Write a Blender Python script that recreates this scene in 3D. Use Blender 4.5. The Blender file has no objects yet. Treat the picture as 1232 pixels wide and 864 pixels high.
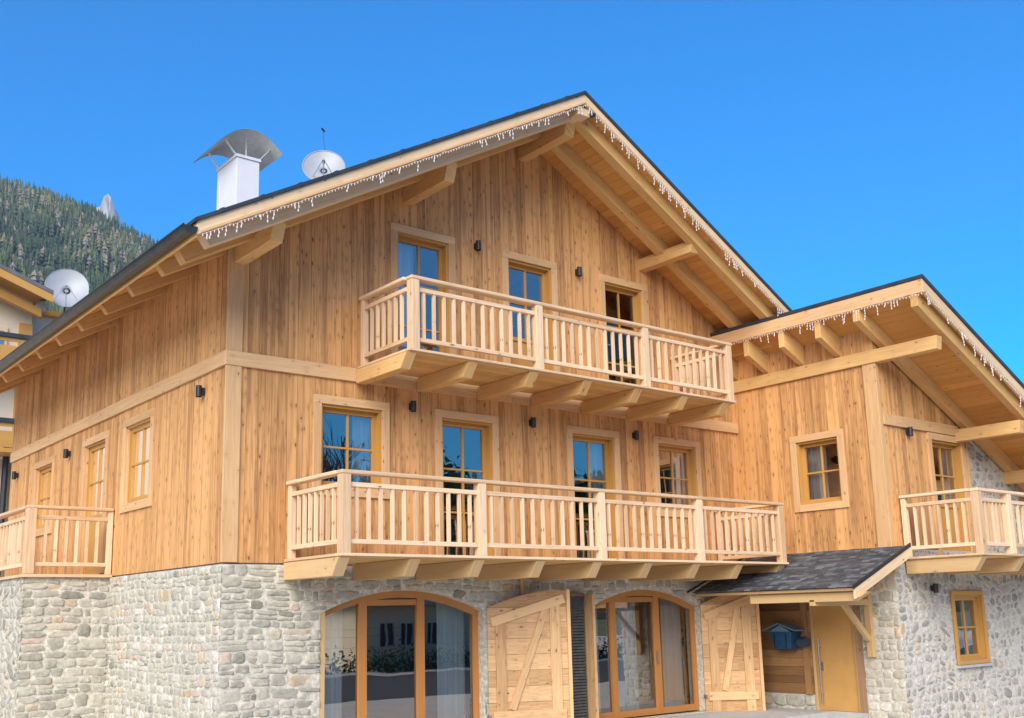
import bpy, math, random
import numpy as np
from mathutils import Vector, Matrix
random.seed(7); rng = np.random.default_rng(7)
S = bpy.context.scene
COL = S.collection

# ------------------------------------------------------------------ camera
YAW, PITCH, ROLL, FPX = 38.659, 11.005, -1.291, 1281.92
cam_d = bpy.data.cameras.new("camera"); cam = bpy.data.objects.new("camera", cam_d); COL.objects.link(cam)
_y, _p, _r = map(math.radians, (YAW, PITCH, ROLL))
F_ = Vector((math.sin(_y)*math.cos(_p), math.cos(_y)*math.cos(_p), math.sin(_p)))
R_ = Vector((math.cos(_y), -math.sin(_y), 0)); U_ = R_.cross(F_)
R2 = math.cos(_r)*R_ + math.sin(_r)*U_; U2 = -math.sin(_r)*R_ + math.cos(_r)*U_
m = Matrix((R2, U2, -F_)).transposed().to_4x4(); m.translation = Vector((-5.87, -13.119, 1.971)); cam.matrix_world = m
cam_d.sensor_width = 36; cam_d.lens = FPX/1232*36
cam_d.shift_x = (616-598.28)/1232; cam_d.shift_y = (492.08-432)/1232
cam_d.clip_start = .1; cam_d.clip_end = 9000
S.camera = cam

# ------------------------------------------------------------------ sky, sun, exposure
SUN_EL, SUN_AZ = 30.0, -131.0        # azimuth measured from +y towards +x
w = bpy.data.worlds.new("World"); S.world = w; w.use_nodes = True
nt = w.node_tree; nt.nodes.clear()
sk = nt.nodes.new("ShaderNodeTexSky"); sk.sky_type = 'NISHITA'; sk.sun_disc = False
sk.sun_elevation = math.radians(SUN_EL); sk.sun_rotation = math.radians(SUN_AZ)
sk.altitude = 1200; sk.air_density = 1.0; sk.dust_density = 0.25; sk.ozone_density = 4.0
hs = nt.nodes.new("ShaderNodeHueSaturation"); hs.inputs['Saturation'].default_value = 2.35
bg = nt.nodes.new("ShaderNodeBackground"); bg.inputs['Strength'].default_value = 0.08
ow = nt.nodes.new("ShaderNodeOutputWorld")
nt.links.new(sk.outputs[0], hs.inputs['Color']); nt.links.new(hs.outputs[0], bg.inputs[0]); nt.links.new(bg.outputs[0], ow.inputs[0])
sl = bpy.data.lights.new("sun", 'SUN'); sl.energy = 2.3; sl.angle = math.radians(50); sl.color = (1, .90, .76)
so = bpy.data.objects.new("sun", sl); COL.objects.link(so)
_a, _e = math.radians(SUN_AZ), math.radians(SUN_EL)
SD = Vector((math.sin(_a)*math.cos(_e), math.cos(_a)*math.cos(_e), math.sin(_e)))
so.rotation_euler = SD.to_track_quat('Z', 'Y').to_euler(); so.location = SD*50
S.view_settings.view_transform = 'Standard'; S.view_settings.look = 'None'
S.view_settings.exposure = 1.8; S.view_settings.gamma = 1.0
S.cycles.max_bounces = 8; S.cycles.diffuse_bounces = 4; S.cycles.transparent_max_bounces = 16
S.cycles.use_denoising = True; S.cycles.volume_bounces = 0

# ------------------------------------------------------------------ materials
def new_mat(name):
    m = bpy.data.materials.new(name); m.use_nodes = True
    nt = m.node_tree; return m, nt, nt.nodes["Principled BSDF"]
def N(nt, typ, **kw):
    n = nt.nodes.new(typ)
    for k, v in kw.items(): setattr(n, k, v)
    return n
def ramp(nt, src, stops, interp='LINEAR'):
    r = N(nt, "ShaderNodeValToRGB"); cr = r.color_ramp; cr.interpolation = interp
    while len(cr.elements) < len(stops): cr.elements.new(.5)
    for e, (p, c) in zip(cr.elements, stops): e.position = p; e.color = (*c, 1)
    nt.links.new(src, r.inputs[0]); return r.outputs[0]
def math_(nt, op, a, b=None, c=None):
    n = N(nt, "ShaderNodeMath", operation=op)
    for i, v in enumerate((a, b, c)):
        if v is None: continue
        if isinstance(v, (int, float)): n.inputs[i].default_value = v
        else: nt.links.new(v, n.inputs[i])
    return n.outputs[0]
def mix(nt, fac, a, b, blend='MIX'):
    n = N(nt, "ShaderNodeMix", data_type='RGBA', blend_type=blend)
    for s, v in ((n.inputs[0], fac), (n.inputs[6], a), (n.inputs[7], b)):
        if isinstance(v, (int, float)): s.default_value = v
        elif isinstance(v, tuple): s.default_value = (*v, 1)
        else: nt.links.new(v, s)
    return n.outputs[2]
def wood(name, dark, light, knots=.5, grain=.5, var=.25, rough=.62, streak=None, knotcol=(.11, .045, .018)):
    m, nt, b = new_mat(name)
    uv = N(nt, "ShaderNodeUVMap"); uv.uv_map = "UV"
    def mapped(sx, sy):
        mp = N(nt, "ShaderNodeMapping"); mp.inputs['Scale'].default_value = (sx, sy, 1)
        nt.links.new(uv.outputs[0], mp.inputs[0]); return mp.outputs[0]
    def noise(vec, sc=1, det=4, dist=0):
        n = N(nt, "ShaderNodeTexNoise"); n.inputs['Scale'].default_value = sc; n.inputs['Detail'].default_value = det
        n.inputs['Distortion'].default_value = dist; nt.links.new(vec, n.inputs['Vector']); return n.outputs[0]
    g1 = noise(mapped(1.6, 38), 1, 6, .8); g2 = noise(mapped(5, 110), 1, 3); big = noise(mapped(.5, 3), 1, 2)
    at = N(nt, "ShaderNodeAttribute", attribute_name="tone")
    f = math_(nt, 'ADD', math_(nt, 'MULTIPLY', g1, grain), math_(nt, 'MULTIPLY', g2, .25*grain))
    f = math_(nt, 'ADD', f, math_(nt, 'MULTIPLY', big, .35))
    f = math_(nt, 'ADD', f, math_(nt, 'MULTIPLY', math_(nt, 'SUBTRACT', at.outputs['Fac'], .5), var*2))
    c = ramp(nt, f, [(.25, dark), (.85, light)])
    # knots: one candidate per cell, most of them switched off
    vo = N(nt, "ShaderNodeTexVoronoi", voronoi_dimensions='2D'); vo.inputs['Scale'].default_value = 1
    wv = N(nt, "ShaderNodeVectorMath", operation='ADD')
    nt.links.new(mapped(4.6, 9.5), wv.inputs[0]); sc = N(nt, "ShaderNodeVectorMath", operation='SCALE'); sc.inputs['Scale'].default_value = .3
    nz = N(nt, "ShaderNodeTexNoise"); nz.inputs['Scale'].default_value = 9; nt.links.new(uv.outputs[0], nz.inputs['Vector'])
    nt.links.new(nz.outputs['Color'], sc.inputs[0]); nt.links.new(sc.outputs[0], wv.inputs[1]); nt.links.new(wv.outputs[0], vo.inputs['Vector'])
    sep = N(nt, "ShaderNodeSeparateColor"); nt.links.new(vo.outputs['Color'], sep.inputs[0])
    on = math_(nt, 'LESS_THAN', sep.outputs[0], knots)
    size = math_(nt, 'MULTIPLY_ADD', math_(nt, 'POWER', sep.outputs[1], 2.5), .13, .035)
    k = math_(nt, 'DIVIDE', vo.outputs['Distance'], size)
    kn = math_(nt, 'MULTIPLY', math_(nt, 'SUBTRACT', 1.0, math_(nt, 'SMOOTH_MIN', k, 1.0, .3)), 1.7)
    kn = math_(nt, 'MULTIPLY', on, kn); kn.node.use_clamp = True
    halo = math_(nt, 'MULTIPLY', on, math_(nt, 'SUBTRACT', 1.0, math_(nt, 'MULTIPLY', vo.outputs['Distance'], 2.6))); halo.node.use_clamp = True
    c = mix(nt, math_(nt, 'MULTIPLY', halo, .35), c, dark)
    c = mix(nt, math_(nt, 'MULTIPLY', kn, math_(nt, 'MULTIPLY_ADD', sep.outputs[2], .6, .45)), c, knotcol)
    if streak:
        sn = noise(mapped(.35, 9), 1, 3, .4)
        c = mix(nt, math_(nt, 'MULTIPLY', ramp_f(nt, sn, .5, .7), .45), c, streak)
    nt.links.new(c, b.inputs['Base Color']); b.inputs['Roughness'].default_value = rough
    b.inputs['Specular IOR Level'].default_value = .3
    bp = N(nt, "ShaderNodeBump"); bp.inputs['Strength'].default_value = .25; bp.inputs['Distance'].default_value = .004
    nt.links.new(g1, bp.inputs['Height']); nt.links.new(bp.outputs[0], b.inputs['Normal'])
    return m
def ramp_f(nt, src, a, b):
    n = N(nt, "ShaderNodeMapRange", interpolation_type='SMOOTHSTEP'); n.inputs[1].default_value = a; n.inputs[2].default_value = b
    nt.links.new(src, n.inputs[0]); return n.outputs[0]
def plain(name, col, rough=.5, metal=0, spec=.5, var=0, scale=20, bump=0):
    m, nt, b = new_mat(name)
    b.inputs['Base Color'].default_value = (*col, 1); b.inputs['Roughness'].default_value = rough
    b.inputs['Metallic'].default_value = metal; b.inputs['Specular IOR Level'].default_value = spec
    if var or bump:
        tc = N(nt, "ShaderNodeTexCoord"); n = N(nt, "ShaderNodeTexNoise"); n.inputs['Scale'].default_value = scale; n.inputs['Detail'].default_value = 5
        nt.links.new(tc.outputs['Object'], n.inputs['Vector'])
        lo = tuple(x*(1-var) for x in col); hi = tuple(min(1, x*(1+var)) for x in col)
        nt.links.new(ramp(nt, n.outputs[0], [(.3, lo), (.7, hi)]), b.inputs['Base Color'])
        if bump:
            bp = N(nt, "ShaderNodeBump"); bp.inputs['Strength'].default_value = bump; bp.inputs['Distance'].default_value = .01
            nt.links.new(n.outputs[0], bp.inputs['Height']); nt.links.new(bp.outputs[0], b.inputs['Normal'])
    return m
def stone_mat(name, stops, bump=.6):
    m, nt, b = new_mat(name)
    at = N(nt, "ShaderNodeAttribute", attribute_name="tone")
    c = ramp(nt, at.outputs['Fac'], stops)
    tc = N(nt, "ShaderNodeTexCoord")
    n = N(nt, "ShaderNodeTexNoise"); n.inputs['Scale'].default_value = 11; n.inputs['Detail'].default_value = 8; n.inputs['Roughness'].default_value = .65
    n2 = N(nt, "ShaderNodeTexNoise"); n2.inputs['Scale'].default_value = 45; n2.inputs['Detail'].default_value = 6
    nt.links.new(tc.outputs['Object'], n.inputs['Vector']); nt.links.new(tc.outputs['Object'], n2.inputs['Vector'])
    c = mix(nt, .55, c, ramp(nt, n.outputs[0], [(.3, (.55, .54, .5)), (.7, (1.35, 1.35, 1.3))]), 'MULTIPLY')
    c = mix(nt, .3, c, ramp(nt, n2.outputs[0], [(.35, (.6, .6, .6)), (.65, (1.3, 1.3, 1.3))]), 'MULTIPLY')
    nt.links.new(c, b.inputs['Base Color']); b.inputs['Roughness'].default_value = .85; b.inputs['Specular IOR Level'].default_value = .2
    s = math_(nt, 'ADD', n.outputs[0], math_(nt, 'MULTIPLY', n2.outputs[0], .35))
    bp = N(nt, "ShaderNodeBump"); bp.inputs['Strength'].default_value = bump; bp.inputs['Distance'].default_value = .02
    nt.links.new(s, bp.inputs['Height']); nt.links.new(bp.outputs[0], b.inputs['Normal'])
    return m
def glass_mat(name, refl=.4, tint=(.75, .82, .85), ripple=.2):
    m, nt, b = new_mat(name); nt.nodes.remove(b)
    tr = N(nt, "ShaderNodeBsdfTransparent"); tr.inputs[0].default_value = (*tint, 1)
    gl = N(nt, "ShaderNodeBsdfGlossy"); gl.inputs['Roughness'].default_value = .0; gl.inputs[0].default_value = (1, .93, .86, 1)
    tc = N(nt, "ShaderNodeTexCoord"); n = N(nt, "ShaderNodeTexNoise"); n.inputs['Scale'].default_value = 1.3; n.inputs['Detail'].default_value = 1
    nt.links.new(tc.outputs['Object'], n.inputs['Vector'])
    bp = N(nt, "ShaderNodeBump"); bp.inputs['Strength'].default_value = ripple; bp.inputs['Distance'].default_value = .02
    nt.links.new(n.outputs[0], bp.inputs['Height']); nt.links.new(bp.outputs[0], gl.inputs['Normal'])
    fr = N(nt, "ShaderNodeFresnel"); fr.inputs[0].default_value = 1.45
    f = math_(nt, 'ADD', fr.outputs[0], refl); f.node.use_clamp = True
    mx = N(nt, "ShaderNodeMixShader"); nt.links.new(f, mx.inputs[0]); nt.links.new(tr.outputs[0], mx.inputs[1]); nt.links.new(gl.outputs[0], mx.inputs[2])
    nt.links.new(mx.outputs[0], nt.nodes["Material Output"].inputs[0]); return m
def tone_mat(name, stops, rough=.9, detail=.3, scale=.02):
    m, nt, b = new_mat(name)
    at = N(nt, "ShaderNodeAttribute", attribute_name="tone")
    nt.links.new(ramp(nt, at.outputs['Fac'], stops), b.inputs['Base Color']); b.inputs['Roughness'].default_value = rough
    b.inputs['Specular IOR Level'].default_value = .15
    return m

M = {}
M['cladding'] = wood("cladding", (.23, .10, .032), (.70, .375, .145), knots=.62, grain=.95, var=.22, streak=(.18, .085, .04))
M['trim'] = wood("larch_trim", (.47, .265, .11), (.72, .465, .24), knots=.22, grain=.75, var=.12)
M['rail'] = wood("larch_rail", (.50, .315, .165), (.80, .585, .375), knots=.2, grain=.8, var=.22)
M['fascia'] = wood("fascia_wood", (.52, .36, .195), (.78, .59, .37), knots=.2, grain=.7, var=.05)
M['beam'] = wood("beam_wood", (.48, .26, .085), (.74, .465, .19), knots=.25, grain=.75, var=.18)
M['soffit'] = wood("soffit_wood", (.58, .275, .07), (.82, .45, .135), knots=.18, grain=.4, var=.16)
M['ochre'] = wood("ochre_frame", (.48, .25, .06), (.62, .36, .115), knots=0, grain=.3, var=.06, rough=.4)
M['orange'] = wood("orange_frame", (.42, .17, .045), (.60, .29, .09), knots=0, grain=.4, var=.1, rough=.4)
M['shutter'] = wood("shutter_wood", (.38, .205, .085), (.72, .46, .23), knots=.5, grain=.8, var=.28)
M['yellow_wood'] = wood("yellow_wood", (.50, .32, .14), (.74, .52, .27), knots=.1, grain=.35, var=.1)
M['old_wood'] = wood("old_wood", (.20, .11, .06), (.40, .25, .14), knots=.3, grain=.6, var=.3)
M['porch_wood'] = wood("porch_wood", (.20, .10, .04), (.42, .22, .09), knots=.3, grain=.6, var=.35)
M['stone'] = stone_mat("grey_stone", [(0, (.23, .215, .175)), (.25, (.32, .305, .255)), (.55, (.42, .395, .325)), (.84, (.51, .48, .395)), (.9, (.50, .39, .25)), (.95, (.54, .43, .34)), (1, (.60, .57, .50))])
M['mortar'] = plain("mortar", (.54, .505, .42), .95, var=.3, scale=18, bump=.7, spec=.1)
M['rubble'] = stone_mat("rubble_stone", [(0, (.28, .265, .235)), (.3, (.37, .355, .315)), (.6, (.46, .44, .39)), (.9, (.54, .51, .45)), (1, (.50, .38, .25))])
M['pale_mortar'] = plain("pale_mortar", (.52, .49, .425), .95, var=.22, scale=22, bump=.9, spec=.1)
M['brown_stone'] = stone_mat("brown_stone", [(0, (.16, .13, .085)), (.5, (.30, .25, .17)), (1, (.46, .40, .29))])
M['roof'] = plain("dark_roof", (.035, .04, .047), .45, var=.3, scale=3)
M['gutter'] = plain("gutter_metal", (.045, .05, .048), .35, metal=.5, var=.3, scale=6)
M['white'] = plain("white_paint", (.66, .67, .69), .55, var=.03, scale=5)
M['zinc'] = plain("zinc", (.80, .79, .76), .5, metal=.0, var=.12, scale=14)
M['black'] = plain("black_metal", (.02, .02, .022), .45)
M['slate'] = tone_mat("slate", [(0, (.055, .06, .065)), (.6, (.10, .105, .11)), (1, (.19, .20, .21))], rough=.5)
M['glass'] = glass_mat("window_glass", .29)
M['darkglass'] = glass_mat('dark_glass', .05)
M['bigglass'] = glass_mat("door_glass", .25, ripple=.08)
M['curtain'] = plain("curtain", (.62, .64, .62), .9, var=.05, scale=3)
M['room'] = plain("room", (.10, .095, .09), .9)
M['doorpaint'] = plain("door_panel", (.54, .30, .09), .5, var=.07, scale=3)
M['steel'] = plain("steel", (.6, .6, .6), .25, metal=1)
M['bulb'] = plain("bulb_white", (.74, .70, .66), .25)
M['blue'] = plain("blue_paint", (.015, .07, .15), .45, var=.15, scale=8)
M['navy'] = plain("navy_paint", (.02, .05, .09), .4)
M['dish'] = plain("dish_grey", (.34, .36, .39), .4, var=.05, scale=3)
M['cream'] = plain("cream_plaster", (.76, .69, .50), .9, var=.06, scale=1.5)
M['pink'] = plain("pale_plaster", (.66, .56, .42), .9, var=.04, scale=1.5)
M['render'] = plain("white_plaster", (.74, .74, .74), .9, var=.03, scale=1.5)
M['greyroof'] = plain("grey_roof", (.12, .12, .125), .7, var=.2, scale=2)
M['slats'] = plain("dark_slats", (.085, .08, .07), .6, var=.3, scale=10)
M['plaster_in'] = plain("inner_wall", (.35, .33, .3), .9)

# ------------------------------------------------------------------ mesh builder
V = lambda *a: np.array(a, float)
def nrm(v): return v/np.linalg.norm(v)
class MB:
    def __init__(s): s.v = []; s.f = []; s.uv = []; s.t = []; s.n = 0
    def face(s, pts, G=None, off=(0, 0), tone=.5):
        pts = [np.asarray(p, float) for p in pts]
        i = s.n; s.v += pts; s.n += len(pts); s.f.append(tuple(range(i, s.n)))
        n = np.cross(pts[1]-pts[0], pts[2]-pts[0]); L = np.linalg.norm(n); n = n/L if L > 1e-12 else V(0, 0, 1)
        if G is None: G = V(0, 0, 1)
        if abs(n@G) > .85:
            a = np.cross(G, V(.31, .84, .44)); a = nrm(a); b = nrm(np.cross(n, a))
            s.uv += [(p@a*.1+off[0], p@b+off[1]) for p in pts]
        else:
            b = np.cross(n, G); b = nrm(b)
            s.uv += [(p@G+off[0], p@b+off[1]) for p in pts]
        s.t.append(tone)
    def hexa(s, c, G=(0, 0, 1), tone=None):
        """c: 4 corners of one end (counter-clockwise seen from outside that end's back), 4 of the other"""
        c = [np.asarray(p, float) for p in c]; G = nrm(np.asarray(G, float))
        off = (random.uniform(0, 60), random.uniform(0, 60)); tone = random.random() if tone is None else tone
        cen = sum(c)/8
        for q in ((0, 1, 2, 3), (7, 6, 5, 4), (0, 4, 5, 1), (1, 5, 6, 2), (2, 6, 7, 3), (3, 7, 4, 0)):
            P = [c[k] for k in q]
            n = np.cross(P[1]-P[0], P[2]-P[0])
            if np.linalg.norm(n) < 1e-10: n = np.cross(P[2]-P[0], P[3]-P[0])
            if n@(sum(P)/4-cen) < 0: P = P[::-1]
            s.face(P, G, off, tone)
    def box(s, a, b, G=None, tone=None):
        a = np.minimum(a, b).astype(float); bb = np.maximum(np.asarray(a), np.asarray(b)).astype(float)
        if G is None:
            d = bb-a; G = np.eye(3)[int(np.argmax(d))]
        x0, y0, z0 = a; x1, y1, z1 = bb
        s.hexa([(x0, y0, z0), (x1, y0, z0), (x1, y1, z0), (x0, y1, z0), (x0, y0, z1), (x1, y0, z1), (x1, y1, z1), (x0, y1, z1)], G, tone)
    def beam(s, p0, p1, w, h, up=(0, 0, 1), cut0=0, cut1=0, tone=None):
        """bar from p0 to p1 (centre of its TOP edge), w wide, h deep; cut shortens the bottom at that end"""
        p0 = np.asarray(p0, float); p1 = np.asarray(p1, float); d = nrm(p1-p0); up = np.asarray(up, float)
        sd = nrm(np.cross(d, up)); u = nrm(np.cross(sd, d))
        A = [p0-sd*w/2-u*h+d*cut0, p0+sd*w/2-u*h+d*cut0, p0+sd*w/2, p0-sd*w/2]
        B = [p1-sd*w/2-u*h-d*cut1, p1+sd*w/2-u*h-d*cut1, p1+sd*w/2, p1-sd*w/2]
        s.hexa(A+B, d, tone)
    def tube(s, pts, r, seg=8, tone=.5, cap=True):
        pts = [np.asarray(p, float) for p in pts]; rings = []
        rr = r if isinstance(r, (list, tuple)) else [r]*len(pts)
        for i, p in enumerate(pts):
            d = nrm(pts[min(i+1, len(pts)-1)]-pts[max(i-1, 0)])
            a = np.cross(d, V(0, 0, 1)) if abs(d[2]) < .95 else np.cross(d, V(0, 1, 0)); a = nrm(a); b = np.cross(a, d)
            rings.append([p+rr[i]*(math.cos(2*math.pi*k/seg)*a+math.sin(2*math.pi*k/seg)*b) for k in range(seg)])
        for i in range(len(rings)-1):
            for k in range(seg):
                k2 = (k+1) % seg; s.face([rings[i][k2], rings[i][k], rings[i+1][k], rings[i+1][k2]], nrm(pts[i+1]-pts[i]), (0, 0), tone)
        if cap: s.face(rings[0], tone=tone); s.face(rings[-1][::-1], tone=tone)
    def raw(s, verts, faces, tones):
        i = s.n; s.v += list(verts); s.n += len(verts)
        for f, t in zip(faces, tones):
            s.f.append(tuple(k+i for k in f)); s.uv += [(0, 0)]*len(f); s.t.append(t)
    def build(s, name, mat, parent=None, bevel=0, smooth=False, origin=None, weld=False):
        me = bpy.data.meshes.new(name)
        vs = np.array(s.v)
        if origin is None: origin = np.array([(vs[:, 0].min()+vs[:, 0].max())/2, (vs[:, 1].min()+vs[:, 1].max())/2, vs[:, 2].min()])
        origin = np.asarray(origin, float)
        me.from_pydata((vs-origin).tolist(), [], s.f)
        ul = me.uv_layers.new(name="UV"); ul.data.foreach_set("uv", np.array(s.uv, 'f').ravel())
        at = me.attributes.new("tone", 'FLOAT', 'FACE'); at.data.foreach_set("value", np.array(s.t, 'f'))
        if smooth: me.polygons.foreach_set("use_smooth", [True]*len(me.polygons))
        me.materials.append(mat if not isinstance(mat, str) else M[mat])
        if bevel or weld:
            import bmesh
            bm = bmesh.new(); bm.from_mesh(me); bmesh.ops.remove_doubles(bm, verts=bm.verts, dist=1e-4); bm.to_mesh(me); bm.free()
        o = bpy.data.objects.new(name, me); COL.objects.link(o)
        put(o, origin, parent)
        if bevel:
            md = o.modifiers.new("bevel", 'BEVEL'); md.width = bevel; md.segments = 2; md.limit_method = 'ANGLE'
        return o
WORLD = {}
def put(o, wl, parent=None):
    wl = np.asarray(wl, float)
    if parent is not None:
        o.parent = parent; o.location = wl-WORLD[parent]
    else: o.location = wl
    WORLD[o] = wl
def tag(o, label=None, cat=None, group=None, kind=None):
    if label: o['label'] = label
    if cat: o['category'] = cat
    if group: o['group'] = group
    if kind: o['kind'] = kind
    return o
def empty(name, loc, parent=None):
    o = bpy.data.objects.new(name, None); COL.objects.link(o); o.empty_display_size = .2; put(o, loc, parent); return o
def clone(o, delta, parent=None):
    """copy an object and everything below it, moved by delta (world)"""
    c = o.copy(); COL.objects.link(c)
    put(c, WORLD[o]+np.asarray(delta, float), parent)
    for ch in list(o.children): clone(ch, delta, c)
    return c
def one(name, mat, parent, fn, **kw):
    mb = MB(); fn(mb); return mb.build(name, mat, parent, **kw)

# ================================================================== GROUND
GZ = -.06; DZ = .2
def ground_mat():
    m, nt, b = new_mat("ground_bounce_gravel"); ge = N(nt, "ShaderNodeNewGeometry")
    n = N(nt, "ShaderNodeTexNoise"); n.inputs['Scale'].default_value = .8; n.inputs['Detail'].default_value = 8
    n2 = N(nt, "ShaderNodeTexNoise"); n2.inputs['Scale'].default_value = 40; n2.inputs['Detail'].default_value = 4
    for q in (n, n2): nt.links.new(ge.outputs['Position'], q.inputs['Vector'])
    c = ramp(nt, n.outputs[0], [(.3, (.62, .575, .50)), (.7, (.72, .67, .58))])  # raised pale to throw bounce light up under the eaves
    c = mix(nt, .5, c, ramp(nt, n2.outputs[0], [(.3, (.6, .6, .6)), (.7, (1.3, 1.3, 1.3))]), 'MULTIPLY')
    nt.links.new(c, b.inputs['Base Color']); b.inputs['Roughness'].default_value = .95
    return m
M['bounce_gravel'] = ground_mat()
M['meadow'] = plain("meadow", (.17, .17, .08), .95, var=.35, scale=.15)
def fan(r, z, n=64):
    mb = MB(); mb.face([(r*math.cos(2*math.pi*k/n), r*math.sin(2*math.pi*k/n), z) for k in range(n)]); return mb
tag(fan(2650, GZ-.06).build('ground', 'meadow'), kind='structure')
mb = MB(); mb.box((-70, -60, GZ-.5), (80, 60, GZ-.002)); tag(mb.build('bounce_yard', 'bounce_gravel'), kind='structure')  # added wide and pale to bounce light onto the shaded front
mb = MB(); mb.box((-60, -21, GZ-.3), (80, -10.5, GZ+.004)); tag(mb.build('road', plain("asphalt", (.08, .08, .08), .9, var=.25, scale=3)), kind='structure')

# ================================================================== CHALET
CH = tag(empty('chalet', (5.3, 0, GZ)), 'large chalet with new larch cladding, long balconies and a grey stone ground floor', 'chalet')
def mr(x): return 10.27-.558*abs(x-5.3)     # main roof top
def ar(x): return 7.26-.478*(x-9.99)        # annex roof top
X, Y, Z = np.eye(3)

def strips(O, U, Nn, us, zlo, zhi, openings, thick, mat_mb, depth_jit=0, gap=0, vary=True, lift=0):
    """vertical strips between successive us; openings (ua,ub,za,zb|fn)"""
    cuts = sorted(set([us[0], us[-1]]))
    for a, b in zip(us[:-1], us[1:]):
        tone = random.random() if vary else .5; jit = random.uniform(0, depth_jit)
        br = [a] + sorted({e for o in openings for e in o[:2] if a+1e-4 < e < b-1e-4}) + [b]
        for p, q in zip(br[:-1], br[1:]):
            mid = (p+q)/2; segs = [(zlo(p) if callable(zlo) else zlo, zhi(p) if callable(zhi) else zhi, zlo(q) if callable(zlo) else zlo, zhi(q) if callable(zhi) else zhi)]
            for o in openings:
                if o[0] < mid < o[1]:
                    za = o[2]; zf = o[3] if callable(o[3]) else (lambda t, z=o[3]: z); out = []
                    for (l0, h0, l1, h1) in segs:
                        if za > l0+1e-3 or za > l1+1e-3:
                            out.append((l0, min(h0, za), l1, min(h1, za)))
                        t0, t1 = max(l0, zf(p)), max(l1, zf(q))
                        if h0 > t0+1e-3 or h1 > t1+1e-3: out.append((min(t0, h0), h0, min(t1, h1), h1))
                    segs = [s_ for s_ in out if s_[1]-s_[0] > 1e-3 or s_[3]-s_[2] > 1e-3]
            g0 = gap/2 if p == a else 0; g1 = gap/2 if q == b else 0
            for (l0, h0, l1, h1) in segs:
                P = lambda u, z, n: np.asarray(O)+U*u+Z*z+Nn*n
                p_, q_ = p+g0, q-g1
                n0, n1 = lift-thick, lift+jit
                mat_mb.hexa([P(p_, l0, n0), P(q_, l1, n0), P(q_, l1, n1), P(p_, l0, n1), P(p_, h0, n0), P(q_, h1, n0), P(q_, h1, n1), P(p_, h0, n1)], (0, 0, 1), tone)
def board_us(a, b):
    us = [a]
    while us[-1] < b-.08: us.append(min(b, us[-1]+random.choice((.09, .11, .13, .15, .17, .19))))
    if us[-1] < b: us[-1] = b
    return us
def lin(a, b, st):
    n = max(1, int(round((b-a)/st))); return list(np.linspace(a, b, n+1))

TR = .125
# openings: trim outer rectangles (ua, ub, za, zb) in wall coordinates
F_LOW = [dict(r=(1.30, 2.56, 3.68, 5.11), k='window', rows=2, cur='r'), dict(r=(3.39, 4.62, 2.80, 5.11), k='balcony_door', rows=3), dict(r=(6.09, 7.33, 2.80, 5.11), k='balcony_door', rows=3, cur='r'),
         dict(r=(8.19, 9.45, 3.66, 5.11), k='window', rows=2, cur='r')]
F_UP = [dict(r=(2.59, 3.81, 5.62, 7.95), k='balcony_door', rows=3, cur='l'), dict(r=(4.78, 5.99, 5.62, 7.95), k='balcony_door', rows=2, panel=.75), dict(r=(7.01, 8.21, 5.62, 7.95), k='balcony_door', rows=3)]
SIDE = [dict(r=(2.52, 3.85, 3.70, 5.20), k='window', rows=2), dict(r=(4.55, 5.88, 2.80, 5.16), k='balcony_door', rows=2, panel=.85), dict(r=(7.5, 8.82, 3.66, 5.12), k='window', rows=2)]
A_SIDE = [dict(r=(1.23, 2.36, 3.71, 5.11), k='window', rows=2, cur='l')]
A_FRONT = [dict(r=(12.08, 13.36, 2.85, 5.07), k='balcony_door', rows=2, panel=.8, cur='r')]
A_LOW = [dict(r=(12.32, 13.42, .95, 2.23), k='window', rows=2, tw=.07, cur='both')]
def inner(d): a, b, c, e = d['r']; t = d.get('tw', TR); return (a+t, b-t, c+(t if d['k'] == 'window' else 0), e-t)
ARCH = [(1.43, 4.24, .2, 2.06, .31), (6.44, 9.19, .2, 2.06, .31)]
def archtop(a):
    xc, hw = (a[0]+a[1])/2, (a[1]-a[0])/2
    return lambda u: a[3]+a[4]*max(0., 1-((u-xc)/hw)**2)
ARO = [(a[0], a[1], a[2], archtop(a)) for a in ARCH]

# --- timber cladding
ZW, Z1, Z2 = 2.735, 5.36, 5.56
LSIDE = 10.6
wf = MB()   # front: O=(0,0,0), U=X, N=-Y ; corner post occupies 0..0.2
op = [inner(d) for d in F_LOW+F_UP]
strips((0, 0, 0), X, -Y, board_us(.2, 10.6), ZW, lambda u: mr(u)-.14, op, .03, wf, .007, .004)
wf.build('wall_cladding', 'cladding', CH)
ws = MB()
strips((0, 0, 0), Y, -X, board_us(.03, LSIDE), ZW, lambda u: mr(0)-.16, [inner(d) for d in SIDE], .03, ws, .007, .004)
ws.build('wall_cladding', 'cladding', CH)
# annex side (faces -x): u runs along -y from 0 to 3.08
wa = MB()
strips((10.6, 0, 0), -Y, -X, board_us(0, 2.86), 2.97, lambda u: 6.95-.16, [inner(d) for d in A_SIDE], .03, wa, .007, .004)
strips((10.6, 0, 0), -Y, -X, [2.86, 3.08], 6.3, 6.79, [], .03, wa)
wa.build('wall_cladding', 'cladding', CH)
wb = MB()
strips((0, -3.08, 0), X, -Y, board_us(10.66, 13.46), 2.97, lambda u: ar(u)-.2, [inner(d) for d in A_FRONT], .03, wb, .007, .004)
wb.build('wall_cladding', 'cladding', CH)
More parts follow.
